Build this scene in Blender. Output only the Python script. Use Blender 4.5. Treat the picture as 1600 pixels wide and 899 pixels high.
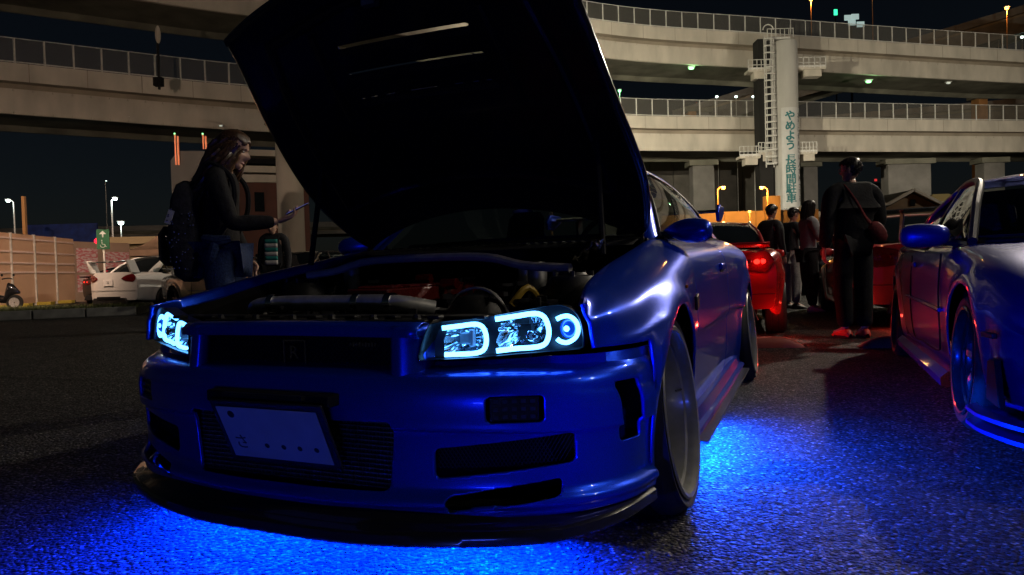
import bpy, bmesh, math, random
import numpy as np
from mathutils import Vector, Matrix
R = math.radians
random.seed(7)
scene = bpy.context.scene
for o in list(bpy.data.objects):
    bpy.data.objects.remove(o)
col = scene.collection

# ------------------------------------------------------------------ camera, sky, sun, exposure
CAM_F, CAM_H, CAM_ROLL = 1075.0, 0.77, R(1.6)
CAM_PITCH = math.atan((449.5 - 424.0) / CAM_F)
_fw = Vector((0, math.cos(CAM_PITCH), -math.sin(CAM_PITCH)))
_up = Vector((1, 0, 0)).cross(_fw)
_c, _s = math.cos(CAM_ROLL), math.sin(CAM_ROLL)
C_R = _c * Vector((1, 0, 0)) - _s * _up
C_U = _s * Vector((1, 0, 0)) + _c * _up
cam_data = bpy.data.cameras.new('camera')
cam = bpy.data.objects.new('camera', cam_data)
col.objects.link(cam)
cam_data.sensor_width = 36.0
cam_data.lens = CAM_F / 1600.0 * 36.0
cam_data.clip_start = 0.05
cam_data.clip_end = 3000
_m = Matrix((C_R, C_U, -_fw)).transposed().to_4x4()
_m.translation = Vector((0, 0, CAM_H))
cam.matrix_world = _m
cam_data.dof.use_dof = False
scene.camera = cam


def at(px, py, depth):
    """World point seen at a photograph pixel, at a distance along the ground axis."""
    d = _fw + C_R * ((px - 800) / CAM_F) - C_U * ((py - 449.5) / CAM_F)
    return Vector((0, 0, CAM_H)) + d * (depth / d.y)


SUN_EL, SUN_AZ = R(48), R(118)          # azimuth clockwise from +Y (north)
world = bpy.data.worlds.new('World')
scene.world = world
world.use_nodes = True
wn, wl = world.node_tree.nodes, world.node_tree.links
bg = wn['Background']
sky = wn.new('ShaderNodeTexSky')
sky.sky_type = 'NISHITA'
sky.sun_disc = False
sky.sun_elevation = SUN_EL
sky.sun_rotation = SUN_AZ
wl.new(sky.outputs['Color'], bg.inputs['Color'])
bg.inputs['Strength'].default_value = 0.0011

sun_data = bpy.data.lights.new('moon_light', 'SUN')
sun_data.energy = 0.10
sun_data.angle = R(0.6)
sun_data.color = (1.0, 0.86, 0.68)
sun = bpy.data.objects.new('moon_light', sun_data)
col.objects.link(sun)
_sd = Vector((math.sin(SUN_AZ) * math.cos(SUN_EL), math.cos(SUN_AZ) * math.cos(SUN_EL), math.sin(SUN_EL)))
sun.rotation_euler = (-_sd).to_track_quat('-Z', 'Y').to_euler()

scene.view_settings.view_transform = 'Standard'
scene.view_settings.look = 'None'
scene.view_settings.exposure = 0.0
scene.view_settings.gamma = 1.0
scene.view_settings.use_curve_mapping = False
try:
    scene.cycles.use_denoising = True
    scene.cycles.max_bounces = 8
    scene.cycles.sample_clamp_indirect = 4.0
    scene.cycles.caustics_reflective = False
    scene.cycles.caustics_refractive = False
except Exception:
    pass

# ------------------------------------------------------------------ materials
MATS = {}


def mat(name, base=(.5, .5, .5), rough=.5, metal=0.0, spec=.5, coat=0.0, emit=None, estr=0.0,
        nscale=20.0, namp=.15, bump=0.0, bscale=60.0, stretch=None, alpha=1.0, rvar=.1):
    """Principled material whose colour, gloss and relief vary by procedural noise."""
    if name in MATS:
        return MATS[name]
    m = bpy.data.materials.new(name)
    m.use_nodes = True
    nt = m.node_tree
    b = nt.nodes['Principled BSDF']
    b.inputs['Metallic'].default_value = metal
    b.inputs['Specular IOR Level'].default_value = spec
    b.inputs['Coat Weight'].default_value = coat
    b.inputs['Coat Roughness'].default_value = .04
    tc = nt.nodes.new('ShaderNodeTexCoord')
    mp = nt.nodes.new('ShaderNodeMapping')
    if stretch:
        mp.inputs['Scale'].default_value = stretch
    nt.links.new(tc.outputs['Object'], mp.inputs['Vector'])
    nz = nt.nodes.new('ShaderNodeTexNoise')
    nz.inputs['Scale'].default_value = nscale
    nz.inputs['Detail'].default_value = 5
    nt.links.new(mp.outputs['Vector'], nz.inputs['Vector'])
    rp = nt.nodes.new('ShaderNodeValToRGB')
    lo = [max(0, c * (1 - namp)) for c in base] + [1]
    hi = [min(1, c * (1 + namp)) for c in base] + [1]
    rp.color_ramp.elements[0].position = .3
    rp.color_ramp.elements[1].position = .7
    rp.color_ramp.elements[0].color = lo
    rp.color_ramp.elements[1].color = hi
    nt.links.new(nz.outputs['Fac'], rp.inputs['Fac'])
    nt.links.new(rp.outputs['Color'], b.inputs['Base Color'])
    mr = nt.nodes.new('ShaderNodeMapRange')
    mr.inputs['To Min'].default_value = max(0.0, rough * (1 - rvar))
    mr.inputs['To Max'].default_value = min(1.0, rough * (1 + rvar))
    nt.links.new(nz.outputs['Fac'], mr.inputs['Value'])
    nt.links.new(mr.outputs['Result'], b.inputs['Roughness'])
    if bump:
        n2 = nt.nodes.new('ShaderNodeTexNoise')
        n2.inputs['Scale'].default_value = bscale
        n2.inputs['Detail'].default_value = 6
        nt.links.new(mp.outputs['Vector'], n2.inputs['Vector'])
        bp = nt.nodes.new('ShaderNodeBump')
        bp.inputs['Strength'].default_value = bump
        bp.inputs['Distance'].default_value = .02
        nt.links.new(n2.outputs['Fac'], bp.inputs['Height'])
        nt.links.new(bp.outputs['Normal'], b.inputs['Normal'])
    if emit:
        b.inputs['Emission Color'].default_value = (*emit, 1)
        b.inputs['Emission Strength'].default_value = estr
    b.inputs['Alpha'].default_value = alpha
    MATS[name] = m
    return m


def glass_mat(name, tint=(.3, .33, .35), rough=.02):
    if name in MATS:
        return MATS[name]
    m = bpy.data.materials.new(name)
    m.use_nodes = True
    nt = m.node_tree
    nt.nodes.remove(nt.nodes['Principled BSDF'])
    tr = nt.nodes.new('ShaderNodeBsdfTransparent')
    tr.inputs['Color'].default_value = (*tint, 1)
    gl = nt.nodes.new('ShaderNodeBsdfGlossy')
    gl.inputs['Roughness'].default_value = rough
    lw = nt.nodes.new('ShaderNodeLayerWeight')
    pw = nt.nodes.new('ShaderNodeMath')
    pw.operation = 'POWER'
    pw.inputs[1].default_value = 5
    nt.links.new(lw.outputs['Facing'], pw.inputs[0])
    nz = nt.nodes.new('ShaderNodeTexNoise')
    nz.inputs['Scale'].default_value = 6
    mn = nt.nodes.new('ShaderNodeMath')
    mn.operation = 'MULTIPLY_ADD'
    mn.inputs[1].default_value = .03
    mn.inputs[2].default_value = .03
    nt.links.new(nz.outputs['Fac'], mn.inputs[0])
    mu = nt.nodes.new('ShaderNodeMath')
    mu.operation = 'ADD'
    mu.use_clamp = True
    nt.links.new(pw.outputs['Value'], mu.inputs[0])
    nt.links.new(mn.outputs['Value'], mu.inputs[1])
    mx = nt.nodes.new('ShaderNodeMixShader')
    nt.links.new(mu.outputs['Value'], mx.inputs['Fac'])
    nt.links.new(tr.outputs['BSDF'], mx.inputs[1])
    nt.links.new(gl.outputs['BSDF'], mx.inputs[2])
    nt.links.new(mx.outputs['Shader'], nt.nodes['Material Output'].inputs['Surface'])
    MATS[name] = m
    return m


def mesh_screen_mat(name, colr, cover):
    """Fine wire mesh, too small to see wire by wire: part see-through."""
    m = bpy.data.materials.new(name)
    m.use_nodes = True
    nt = m.node_tree
    b = nt.nodes['Principled BSDF']
    b.inputs['Base Color'].default_value = (*colr, 1)
    b.inputs['Roughness'].default_value = .6
    tr = nt.nodes.new('ShaderNodeBsdfTransparent')
    nz = nt.nodes.new('ShaderNodeTexNoise')
    nz.inputs['Scale'].default_value = .35
    mr = nt.nodes.new('ShaderNodeMapRange')
    mr.inputs['To Min'].default_value = cover * .7
    mr.inputs['To Max'].default_value = cover * 1.3
    nt.links.new(nz.outputs['Fac'], mr.inputs['Value'])
    mx = nt.nodes.new('ShaderNodeMixShader')
    nt.links.new(mr.outputs['Result'], mx.inputs['Fac'])
    nt.links.new(tr.outputs['BSDF'], mx.inputs[1])
    nt.links.new(b.outputs['BSDF'], mx.inputs[2])
    nt.links.new(mx.outputs['Shader'], nt.nodes['Material Output'].inputs['Surface'])
    return m


def lamp_mat(name, colr, strength):
    return mat(name, base=tuple(min(1, c) for c in colr), rough=.4, emit=colr, estr=strength, namp=.02)


def asphalt_mat():
    m = bpy.data.materials.new('asphalt')
    m.use_nodes = True
    nt = m.node_tree
    b = nt.nodes['Principled BSDF']
    tc = nt.nodes.new('ShaderNodeTexCoord')
    L = nt.links.new

    def noise(scale, detail=4, rough=.6):
        n = nt.nodes.new('ShaderNodeTexNoise')
        n.inputs['Scale'].default_value = scale
        n.inputs['Detail'].default_value = detail
        n.inputs['Roughness'].default_value = rough
        L(tc.outputs['Object'], n.inputs['Vector'])
        return n
    v = nt.nodes.new('ShaderNodeTexVoronoi')
    v.inputs['Scale'].default_value = 82
    L(tc.outputs['Object'], v.inputs['Vector'])
    big, mid, fine = noise(.35, 5), noise(9, 6), noise(70, 3, .7)
    # stone colour varies stone by stone, worn paths and damp patches on the large scale
    rp = nt.nodes.new('ShaderNodeValToRGB')
    e = rp.color_ramp.elements
    e[0].position, e[0].color = 0, (.008, .008, .008, 1)
    e[1].position, e[1].color = 1, (.42, .40, .37, 1)
    x = e.new(.5)
    x.color = (.022, .021, .02, 1)
    x = e.new(.82)
    x.color = (.10, .096, .088, 1)
    sep = nt.nodes.new('ShaderNodeSeparateColor')
    L(v.outputs['Color'], sep.inputs['Color'])
    L(sep.outputs['Red'], rp.inputs['Fac'])
    mr = nt.nodes.new('ShaderNodeMapRange')
    mr.inputs['From Min'].default_value = .3
    mr.inputs['From Max'].default_value = .7
    mr.inputs['To Min'].default_value = .55
    mr.inputs['To Max'].default_value = 1.35
    L(big.outputs['Fac'], mr.inputs['Value'])
    mr2 = nt.nodes.new('ShaderNodeMapRange')
    mr2.inputs['From Min'].default_value = .3
    mr2.inputs['From Max'].default_value = .7
    mr2.inputs['To Min'].default_value = .6
    mr2.inputs['To Max'].default_value = 1.3
    L(mid.outputs['Fac'], mr2.inputs['Value'])
    mu = nt.nodes.new('ShaderNodeMath')
    mu.operation = 'MULTIPLY'
    L(mr.outputs['Result'], mu.inputs[0])
    L(mr2.outputs['Result'], mu.inputs[1])
    gap = nt.nodes.new('ShaderNodeMapRange')
    gap.inputs['From Min'].default_value = .25
    gap.inputs['From Max'].default_value = .62
    gap.inputs['To Min'].default_value = 1.0
    gap.inputs['To Max'].default_value = .12
    L(v.outputs['Distance'], gap.inputs['Value'])
    mug = nt.nodes.new('ShaderNodeMath')
    mug.operation = 'MULTIPLY'
    L(mu.outputs['Value'], mug.inputs[0])
    L(gap.outputs['Result'], mug.inputs[1])
    mu = mug
    mxc = nt.nodes.new('ShaderNodeMix')
    mxc.data_type = 'RGBA'
    mxc.blend_type = 'MULTIPLY'
    mxc.inputs[0].default_value = 1
    L(rp.outputs['Color'], mxc.inputs[6])
    L(mu.outputs['Value'], mxc.inputs[7])
    # a few branching cracks
    cv = nt.nodes.new('ShaderNodeTexVoronoi')
    cv.feature = 'DISTANCE_TO_EDGE'
    cv.inputs['Scale'].default_value = .33
    dist = nt.nodes.new('ShaderNodeMix')
    dist.data_type = 'RGBA'
    dist.inputs[0].default_value = .08
    n3 = noise(3, 5)
    L(tc.outputs['Object'], dist.inputs[6])
    L(n3.outputs['Color'], dist.inputs[7])
    L(dist.outputs[2], cv.inputs['Vector'])
    cm = nt.nodes.new('ShaderNodeMapRange')
    cm.inputs['From Min'].default_value = .0
    cm.inputs['From Max'].default_value = .012
    cm.inputs['To Min'].default_value = .06
    L(cv.outputs['Distance'], cm.inputs['Value'])
    mx2 = nt.nodes.new('ShaderNodeMix')
    mx2.data_type = 'RGBA'
    mx2.blend_type = 'MULTIPLY'
    mx2.inputs[0].default_value = 1
    L(mxc.outputs[2], mx2.inputs[6])
    L(cm.outputs['Result'], mx2.inputs[7])
    sn = noise(.9, 3)
    sm = nt.nodes.new('ShaderNodeMapRange')
    sm.inputs['From Min'].default_value = .60
    sm.inputs['From Max'].default_value = .68
    sm.inputs['To Min'].default_value = 1.0
    sm.inputs['To Max'].default_value = .35
    L(sn.outputs['Fac'], sm.inputs['Value'])
    mx3 = nt.nodes.new('ShaderNodeMix')
    mx3.data_type = 'RGBA'
    mx3.blend_type = 'MULTIPLY'
    mx3.inputs[0].default_value = 1
    L(mx2.outputs[2], mx3.inputs[6])
    L(sm.outputs['Result'], mx3.inputs[7])
    L(mx3.outputs[2], b.inputs['Base Color'])
    b.inputs['Specular IOR Level'].default_value = .32
    rr = nt.nodes.new('ShaderNodeMapRange')
    rr.inputs['To Min'].default_value = .50
    rr.inputs['To Max'].default_value = .95
    L(sep.outputs['Green'], rr.inputs['Value'])
    L(rr.outputs['Result'], b.inputs['Roughness'])
    inv = nt.nodes.new('ShaderNodeMath')
    inv.operation = 'MULTIPLY_ADD'
    inv.inputs[1].default_value = -1.1
    L(v.outputs['Distance'], inv.inputs[0])
    L(fine.outputs['Fac'], inv.inputs[2])
    bp = nt.nodes.new('ShaderNodeBump')
    bp.inputs['Strength'].default_value = .95
    bp.inputs['Distance'].default_value = .022
    L(inv.outputs['Value'], bp.inputs['Height'])
    L(bp.outputs['Normal'], b.inputs['Normal'])
    return m


# ------------------------------------------------------------------ mesh helpers
def link(o, parent=None):
    col.objects.link(o)
    if parent is not None:
        o.parent = parent
    return o


def thing(name, label, cat, loc=(0, 0, 0), rz=0.0, group=None):
    o = bpy.data.objects.new(name, None)
    link(o)
    o.empty_display_size = .2
    o.location = loc
    o.rotation_euler = (0, 0, rz)
    o['label'] = label
    o['category'] = cat
    if group:
        o['group'] = group
    return o


def tag(o, label=None, cat=None, group=None, kind=None):
    if label: o['label'] = label
    if cat: o['category'] = cat
    if group: o['group'] = group
    if kind: o['kind'] = kind
    return o


def spl(pts, n):
    """Catmull-Rom through pts, n points in all, even in parameter by chord length."""
    p = np.array(pts, float)
    d = np.r_[0, np.cumsum(np.maximum(1e-6, np.linalg.norm(np.diff(p, axis=0), axis=1)))]
    t = np.linspace(0, d[-1], n)
    m = np.zeros_like(p)
    m[1:-1] = (p[2:] - p[:-2]) / (d[2:] - d[:-2])[:, None]
    m[0] = (p[1] - p[0]) / (d[1] - d[0])
    m[-1] = (p[-1] - p[-2]) / (d[-1] - d[-2])
    i = np.clip(np.searchsorted(d, t, 'right') - 1, 0, len(p) - 2)
    h = (d[i + 1] - d[i])
    s = ((t - d[i]) / h)[:, None]
    h = h[:, None]
    return ((2 * s**3 - 3 * s**2 + 1) * p[i] + (s**3 - 2 * s**2 + s) * h * m[i]
            + (-2 * s**3 + 3 * s**2) * p[i + 1] + (s**3 - s**2) * h * m[i + 1])


def curve1(xs, ys):
    """1-D smooth interpolant."""
    xs, ys = np.array(xs, float), np.array(ys, float)
    m = np.zeros_like(ys)
    m[1:-1] = (ys[2:] - ys[:-2]) / (xs[2:] - xs[:-2])
    m[0] = (ys[1] - ys[0]) / (xs[1] - xs[0])
    m[-1] = (ys[-1] - ys[-2]) / (xs[-1] - xs[-2])

    def f(x):
        i = int(min(max(np.searchsorted(xs, x, 'right') - 1, 0), len(xs) - 2))
        h = xs[i + 1] - xs[i]
        s = min(1.0, max(0.0, (x - xs[i]) / h))
        return float((2*s**3-3*s**2+1)*ys[i] + (s**3-2*s**2+s)*h*m[i] + (-2*s**3+3*s**2)*ys[i+1] + (s**3-s**2)*h*m[i+1])
    return f


class MB:
    def __init__(self):
        self.v, self.f = [], []

    def add(self, vs, fs):
        k = len(self.v)
        self.v += [tuple(map(float, p)) for p in vs]
        self.f += [tuple(i + k for i in f) for f in fs]
        return self

    def box(self, c, s, rz=0, rx=0, ry=0):
        M = Matrix.Rotation(rz, 3, 'Z') @ Matrix.Rotation(ry, 3, 'Y') @ Matrix.Rotation(rx, 3, 'X')
        vs = [Vector(c) + M @ Vector((s[0]/2*i, s[1]/2*j, s[2]/2*k)) for i in (-1, 1) for j in (-1, 1) for k in (-1, 1)]
        return self.add(vs, [(0, 1, 3, 2), (4, 6, 7, 5), (0, 4, 5, 1), (2, 3, 7, 6), (0, 2, 6, 4), (1, 5, 7, 3)])

    def bar(self, a, b, w, h, up=(0, 0, 1)):
        a, b = Vector(a), Vector(b)
        d = (b - a).normalized()
        u = Vector(up)
        s = d.cross(u)
        if s.length < 1e-4:
            s = d.cross(Vector((1, 0, 0)))
        s.normalize()
        u = s.cross(d)
        vs = [p + s * (w/2*i) + u * (h/2*j) for p in (a, b) for i in (-1, 1) for j in (-1, 1)]
        return self.add(vs, [(0, 2, 3, 1), (4, 5, 7, 6), (0, 1, 5, 4), (2, 6, 7, 3), (0, 4, 6, 2), (1, 3, 7, 5)])

    def tube(self, pts, r, n=8, caps=True, closed=False):
        pts = [Vector(p) for p in pts]
        m = len(pts)
        rs = r if isinstance(r, (list, tuple, np.ndarray)) else [r] * m
        prev = None
        vs = []
        for i, p in enumerate(pts):
            if closed:
                t = pts[(i + 1) % m] - pts[i - 1]
            else:
                t = pts[min(i + 1, m - 1)] - pts[max(i - 1, 0)]
            t = t.normalized() if t.length > 1e-9 else Vector((0, 0, 1))
            if prev is None:
                a = Vector((0, 0, 1)) if abs(t.z) < .9 else Vector((1, 0, 0))
                s = t.cross(a).normalized()
            else:
                s = (prev - t * prev.dot(t))
                s = s.normalized() if s.length > 1e-6 else t.orthogonal().normalized()
            prev = s
            u = t.cross(s)
            for k in range(n):
                a = 2 * math.pi * k / n
                vs.append(p + (s * math.cos(a) + u * math.sin(a)) * rs[i])
        fs = []
        rng = m if closed else m - 1
        for i in range(rng):
            j = (i + 1) % m
            for k in range(n):
                l = (k + 1) % n
                fs.append((i*n+k, i*n+l, j*n+l, j*n+k))
        if caps and not closed:
            fs += [tuple(range(n - 1, -1, -1)), tuple((m-1)*n + k for k in range(n))]
        return self.add(vs, fs)

    def lathe(self, prof, n=32, axis='Z', c=(0, 0, 0), a0=0.0, a1=2 * math.pi):
        """prof: list of (radius, height along axis)."""
        full = abs(a1 - a0 - 2 * math.pi) < 1e-6
        N = n if full else n + 1
        vs = []
        for r, h in prof:
            for k in range(N):
                a = a0 + (a1 - a0) * k / n
                p, q = r * math.cos(a), r * math.sin(a)
                v = {'Z': (p, q, h), 'X': (h, p, q), 'Y': (p, h, q)}[axis]
                vs.append((c[0] + v[0], c[1] + v[1], c[2] + v[2]))
        fs = []
        for i in range(len(prof) - 1):
            for k in range(n):
                l = (k + 1) % N
                fs.append((i*N+k, i*N+l, (i+1)*N+l, (i+1)*N+k))
        return self.add(vs, fs)

    def grid(self, P, flip=False):
        n, m = len(P), len(P[0])
        vs = [p for row in P for p in row]
        fs = []
        for i in range(n - 1):
            for j in range(m - 1):
                q = (i*m+j, i*m+j+1, (i+1)*m+j+1, (i+1)*m+j)
                fs.append(q[::-1] if flip else q)
        return self.add(vs, fs)

    def prism(self, poly, z0, z1, M=None):
        """2-D outline extruded from z0 to z1, then placed by matrix M."""
        n = len(poly)
        vs = [Vector((p[0], p[1], z)) for z in (z0, z1) for p in poly]
        if M is not None:
            vs = [M @ v for v in vs]
        fs = [tuple(range(n - 1, -1, -1)), tuple(range(n, 2 * n))]
        fs += [(i, (i+1) % n, n + (i+1) % n, n + i) for i in range(n)]
        return self.add(vs, fs)

    def ball(self, c, r, n=12, m=8):
        r = r if isinstance(r, (tuple, list)) else (r, r, r)
        vs = [(c[0], c[1], c[2] - r[2])]
        for i in range(1, m):
            a = math.pi * i / m - math.pi / 2
            for k in range(n):
                b = 2 * math.pi * k / n
                vs.append((c[0] + r[0]*math.cos(a)*math.cos(b), c[1] + r[1]*math.cos(a)*math.sin(b), c[2] + r[2]*math.sin(a)))
        vs.append((c[0], c[1], c[2] + r[2]))
        fs = [(0, 1 + (k+1) % n, 1 + k) for k in range(n)]
        for i in range(m - 2):
            for k in range(n):
                l = (k+1) % n
                fs.append((1+i*n+k, 1+i*n+l, 1+(i+1)*n+l, 1+(i+1)*n+k))
        t = len(vs) - 1
        fs += [(t, 1+(m-2)*n+k, 1+(m-2)*n+(k+1) % n) for k in range(n)]
        return self.add(vs, fs)

    def build(self, name, material, parent=None, smooth=True, angle=35, solid=0, off=-1, bevel=0, sub=0, weld=False):
        me = bpy.data.meshes.new(name)
        me.from_pydata(self.v, [], self.f)
        me.update()
        if weld:
            bm = bmesh.new()
            bm.from_mesh(me)
            bmesh.ops.remove_doubles(bm, verts=bm.verts, dist=1e-5)
            bmesh.ops.recalc_face_normals(bm, faces=bm.faces)
            bm.to_mesh(me)
            bm.free()
        me.materials.append(material)
        if smooth:
            me.polygons.foreach_set('use_smooth', [True] * len(me.polygons))
            me.set_sharp_from_angle(angle=R(angle))
        o = bpy.data.objects.new(name, me)
        link(o, parent)
        if solid:
            md = o.modifiers.new('thickness', 'SOLIDIFY')
            md.thickness = solid
            md.offset = off
        if bevel:
            md = o.modifiers.new('bevel', 'BEVEL')
            md.width = bevel
            md.segments = 2
            md.limit_method = 'ANGLE'
            md.angle_limit = R(40)
        if sub:
            md = o.modifiers.new('subdiv', 'SUBSURF')
            md.levels = md.render_levels = sub
        return o


def sd_rbox(a, b, ca, cb, ha, hb, r):
    """Signed distance to a rounded rectangle."""
    qa, qb = abs(a - ca) - ha + r, abs(b - cb) - hb + r
    return min(max(qa, qb), 0.0) + math.hypot(max(qa, 0), max(qb, 0)) - r


def cut_grid(P, sdf, axes=None, cell=None):
    """Clip a grid along the outline where sdf = 0 and keep the side where it is positive."""
    n, m = len(P), len(P[0])
    V = [tuple(map(float, p)) for row in P for p in row]
    S = [sdf(p) for p in V]
    S = [(1e-7 if abs(d) < 1e-7 else d) for d in S]
    mb = MB()
    idx, cut = {}, {}

    def keep(a):
        if a not in idx:
            idx[a] = len(mb.v)
            mb.v.append(V[a])
        return idx[a]

    def cross(a, b):
        k = (min(a, b), max(a, b))
        if k not in cut:
            lo, hi = (a, b) if S[a] > 0 else (b, a)
            pl_, ph_ = np.array(V[lo]), np.array(V[hi])
            t0, t1 = 0.0, 1.0
            for _ in range(12):
                t = (t0 + t1) / 2
                if sdf(pl_ + (ph_ - pl_) * t) > 0: t0 = t
                else: t1 = t
            cut[k] = len(mb.v)
            mb.v.append(tuple(pl_ + (ph_ - pl_) * t0))
        return cut[k]
    for i in range(n - 1):
        for j in range(m - 1):
            q = (i*m+j, i*m+j+1, (i+1)*m+j+1, (i+1)*m+j)
            pos = [S[k] > 0 for k in q]
            if all(pos):
                mb.f.append(tuple(keep(k) for k in q))
            elif any(pos):
                f = []
                for e in range(4):
                    a, b = q[e], q[(e + 1) % 4]
                    if S[a] > 0: f.append(keep(a))
                    if (S[a] > 0) != (S[b] > 0): f.append(cross(a, b))
                if len(f) > 2: mb.f.append(tuple(f))
    return mb


def copy_tree(o, parent=None):
    c = o.copy()
    link(c, parent)
    if parent is not None:
        c.parent = parent
    for ch in list(o.children):
        copy_tree(ch, c)
    return c


def text_mesh(name, body, size, material, parent, M, extrude=.002, align='CENTER'):
    cu = bpy.data.curves.new(name, 'FONT')
    cu.body = body
    cu.size = size
    cu.extrude = extrude
    cu.align_x = align
    cu.align_y = 'CENTER'
    cu.resolution_u = 3
    t = bpy.data.objects.new(name + '_curve', cu)
    col.objects.link(t)
    dg = bpy.context.evaluated_depsgraph_get()
    me = bpy.data.meshes.new_from_object(t.evaluated_get(dg))
    bpy.data.objects.remove(t)
    bpy.data.curves.remove(cu)
    me.transform(M)
    me.materials.clear()
    me.materials.append(material)
    o = bpy.data.objects.new(name, me)
    link(o, parent)
    return o


def lamp(name, kind, loc, energy, colr, parent=None, size=.2, size_y=None, target=None, spot=None, radius=None):
    ld = bpy.data.lights.new(name, kind)
    ld.energy = energy
    ld.color = colr
    if kind == 'AREA':
        ld.shape = 'RECTANGLE' if size_y else 'SQUARE'
        ld.size = size
        if size_y: ld.size_y = size_y
    elif radius is not None:
        ld.shadow_soft_size = radius
    if kind == 'SPOT' and spot:
        ld.spot_size = spot
        ld.spot_blend = .6
    o = bpy.data.objects.new(name, ld)
    link(o, parent)
    o.location = loc
    if target is not None:
        o.rotation_euler = (Vector(target) - Vector(loc)).to_track_quat('-Z', 'Y').to_euler()
    return o


# ------------------------------------------------------------------ shared materials
M = {}
M['blue_paint'] = mat('blue_metallic_paint', (.004, .052, .66), .29, .65, .15, .7, nscale=900, namp=.5, rvar=.05)
M['navy_paint'] = mat('navy_paint', (.003, .014, .22), .40, .6, .15, .8, nscale=700, namp=.4)
M['red_paint'] = mat('red_paint', (.42, .012, .012), .22, .1, .5, 1.0, nscale=300, namp=.15)
M['pinkred_paint'] = mat('rose_red_paint', (.50, .05, .06), .3, .1, .5, .8, nscale=300, namp=.15)
M['white_paint'] = mat('white_car_paint', (.62, .62, .60), .25, 0, .5, 1.0, nscale=3, namp=.06)
M['black_paint'] = mat('black_car_paint', (.012, .012, .014), .18, .1, .5, 1.0, nscale=200, namp=.3)
M['grey_paint'] = mat('grey_car_paint', (.22, .22, .22), .25, .3, .5, 1.0, nscale=200, namp=.2)
M['rubber'] = mat('rubber', (.013, .013, .013), .62, 0, .35, nscale=60, namp=.3, bump=.15, bscale=200)
M['black_plastic'] = mat('black_plastic', (.012, .012, .013), .5, 0, .4, nscale=90, namp=.3, bump=.1, bscale=300)
M['matt_black'] = mat('matt_black', (.006, .006, .007), .75, 0, .2, nscale=40, namp=.4)
M['carbon'] = mat('carbon_gloss', (.010, .010, .011), .22, 0, .5, .8, nscale=260, namp=.7, stretch=(1, 1, 1))
M['chrome'] = mat('chrome', (.85, .87, .9), .07, 1.0, nscale=40, namp=.05)
M['alloy'] = mat('cast_alloy', (.72, .72, .70), .38, .7, nscale=30, namp=.2, bump=.05)
M['rim_white'] = mat('rim_pale_lacquer', (.24, .245, .24), .3, .2, .5, .7, nscale=25, namp=.12)
M['rim_dark'] = mat('rim_dark_lacquer', (.03, .03, .035), .3, .5, .5, .6, nscale=25, namp=.2)
M['steel'] = mat('worn_steel', (.35, .35, .35), .4, .9, nscale=15, namp=.25, bump=.05)
M['glass'] = glass_mat('tinted_glass', (.50, .55, .55))
M['clear'] = glass_mat('clear_lens', (.93, .96, 1.0), .01)
M['dark_glass'] = mat('dark_tinted_glass', (.006, .008, .009), .04, 0, .6, nscale=4, namp=.2)
M['halo'] = lamp_mat('headlight_tube', (.10, .42, 1.0), 8.0)
M['led_blue'] = lamp_mat('blue_led', (.0, .09, 1.0), 6.0)
M['tail_on'] = lamp_mat('tail_lamp_lit', (1.0, .03, .02), 1.6)
M['tail_off'] = mat('tail_lamp_red', (.11, .004, .005), .08, 0, .6, .6, nscale=200, namp=.5)
M['lamp_white'] = lamp_mat('street_lamp_white', (.75, 1.0, .92), 9.0)
M['lamp_green'] = lamp_mat('street_lamp_green', (.25, 1.0, .35), 3.0)
M['lamp_orange'] = lamp_mat('street_lamp_orange', (1.0, .33, .05), 9.0)
M['concrete'] = mat('pale_concrete', (.48, .44, .37), .8, 0, .25, nscale=.6, namp=.18, bump=.2, bscale=6, stretch=(1, 1, .35))
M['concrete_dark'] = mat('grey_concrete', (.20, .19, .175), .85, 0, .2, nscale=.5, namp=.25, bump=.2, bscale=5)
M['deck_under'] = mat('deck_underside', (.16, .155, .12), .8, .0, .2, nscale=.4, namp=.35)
M['galv'] = mat('galvanised_steel', (.60, .59, .55), .5, .15, nscale=8, namp=.2)
M['skin'] = mat('skin', (.48, .29, .21), .5, 0, .4, nscale=25, namp=.1, bump=.03)
M['hair_dark'] = mat('dark_hair', (.012, .009, .008), .38, 0, .5, nscale=90, namp=.5, stretch=(1, 1, .1))
M['hair_brown'] = mat('brown_hair', (.055, .028, .014), .36, 0, .5, nscale=90, namp=.6, stretch=(1, 1, .1))
M['black_cloth'] = mat('black_cloth', (.012, .012, .014), .85, 0, .15, nscale=30, namp=.4, bump=.3, bscale=45)
M['dark_cloth'] = mat('charcoal_cloth', (.03, .03, .034), .85, 0, .15, nscale=30, namp=.4, bump=.3, bscale=45)
M['denim'] = mat('blue_denim', (.018, .032, .085), .85, 0, .15, nscale=80, namp=.4, bump=.3, bscale=90)
M['grey_cloth'] = mat('grey_knit', (.20, .20, .22), .85, 0, .15, nscale=60, namp=.2, bump=.3, bscale=80)
M['pale_cloth'] = mat('pale_grey_cloth', (.32, .31, .30), .85, 0, .15, nscale=40, namp=.2, bump=.3, bscale=60)
M['red_lit_shoe'] = mat('red_lit_leather', (.62, .06, .03), .45, 0, .4, nscale=20, namp=.1)  # red light falling on the shoes is put into their colour
M['white_shoe'] = mat('white_leather', (.62, .60, .58), .5, 0, .4, nscale=20, namp=.1)
# ------------------------------------------------------------------ the blue coupe with its bonnet up
TH = R(23.3)
LATV = Vector((math.cos(TH), -math.sin(TH), 0))
CAR_O = Vector((.49, 2.2, 0)) - .86 * LATV
hero = thing('sports_coupe', 'lowered metallic blue coupe with bonnet raised and blue ring headlights lit', 'car', CAR_O, -TH)
BP = M['blue_paint']

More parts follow.
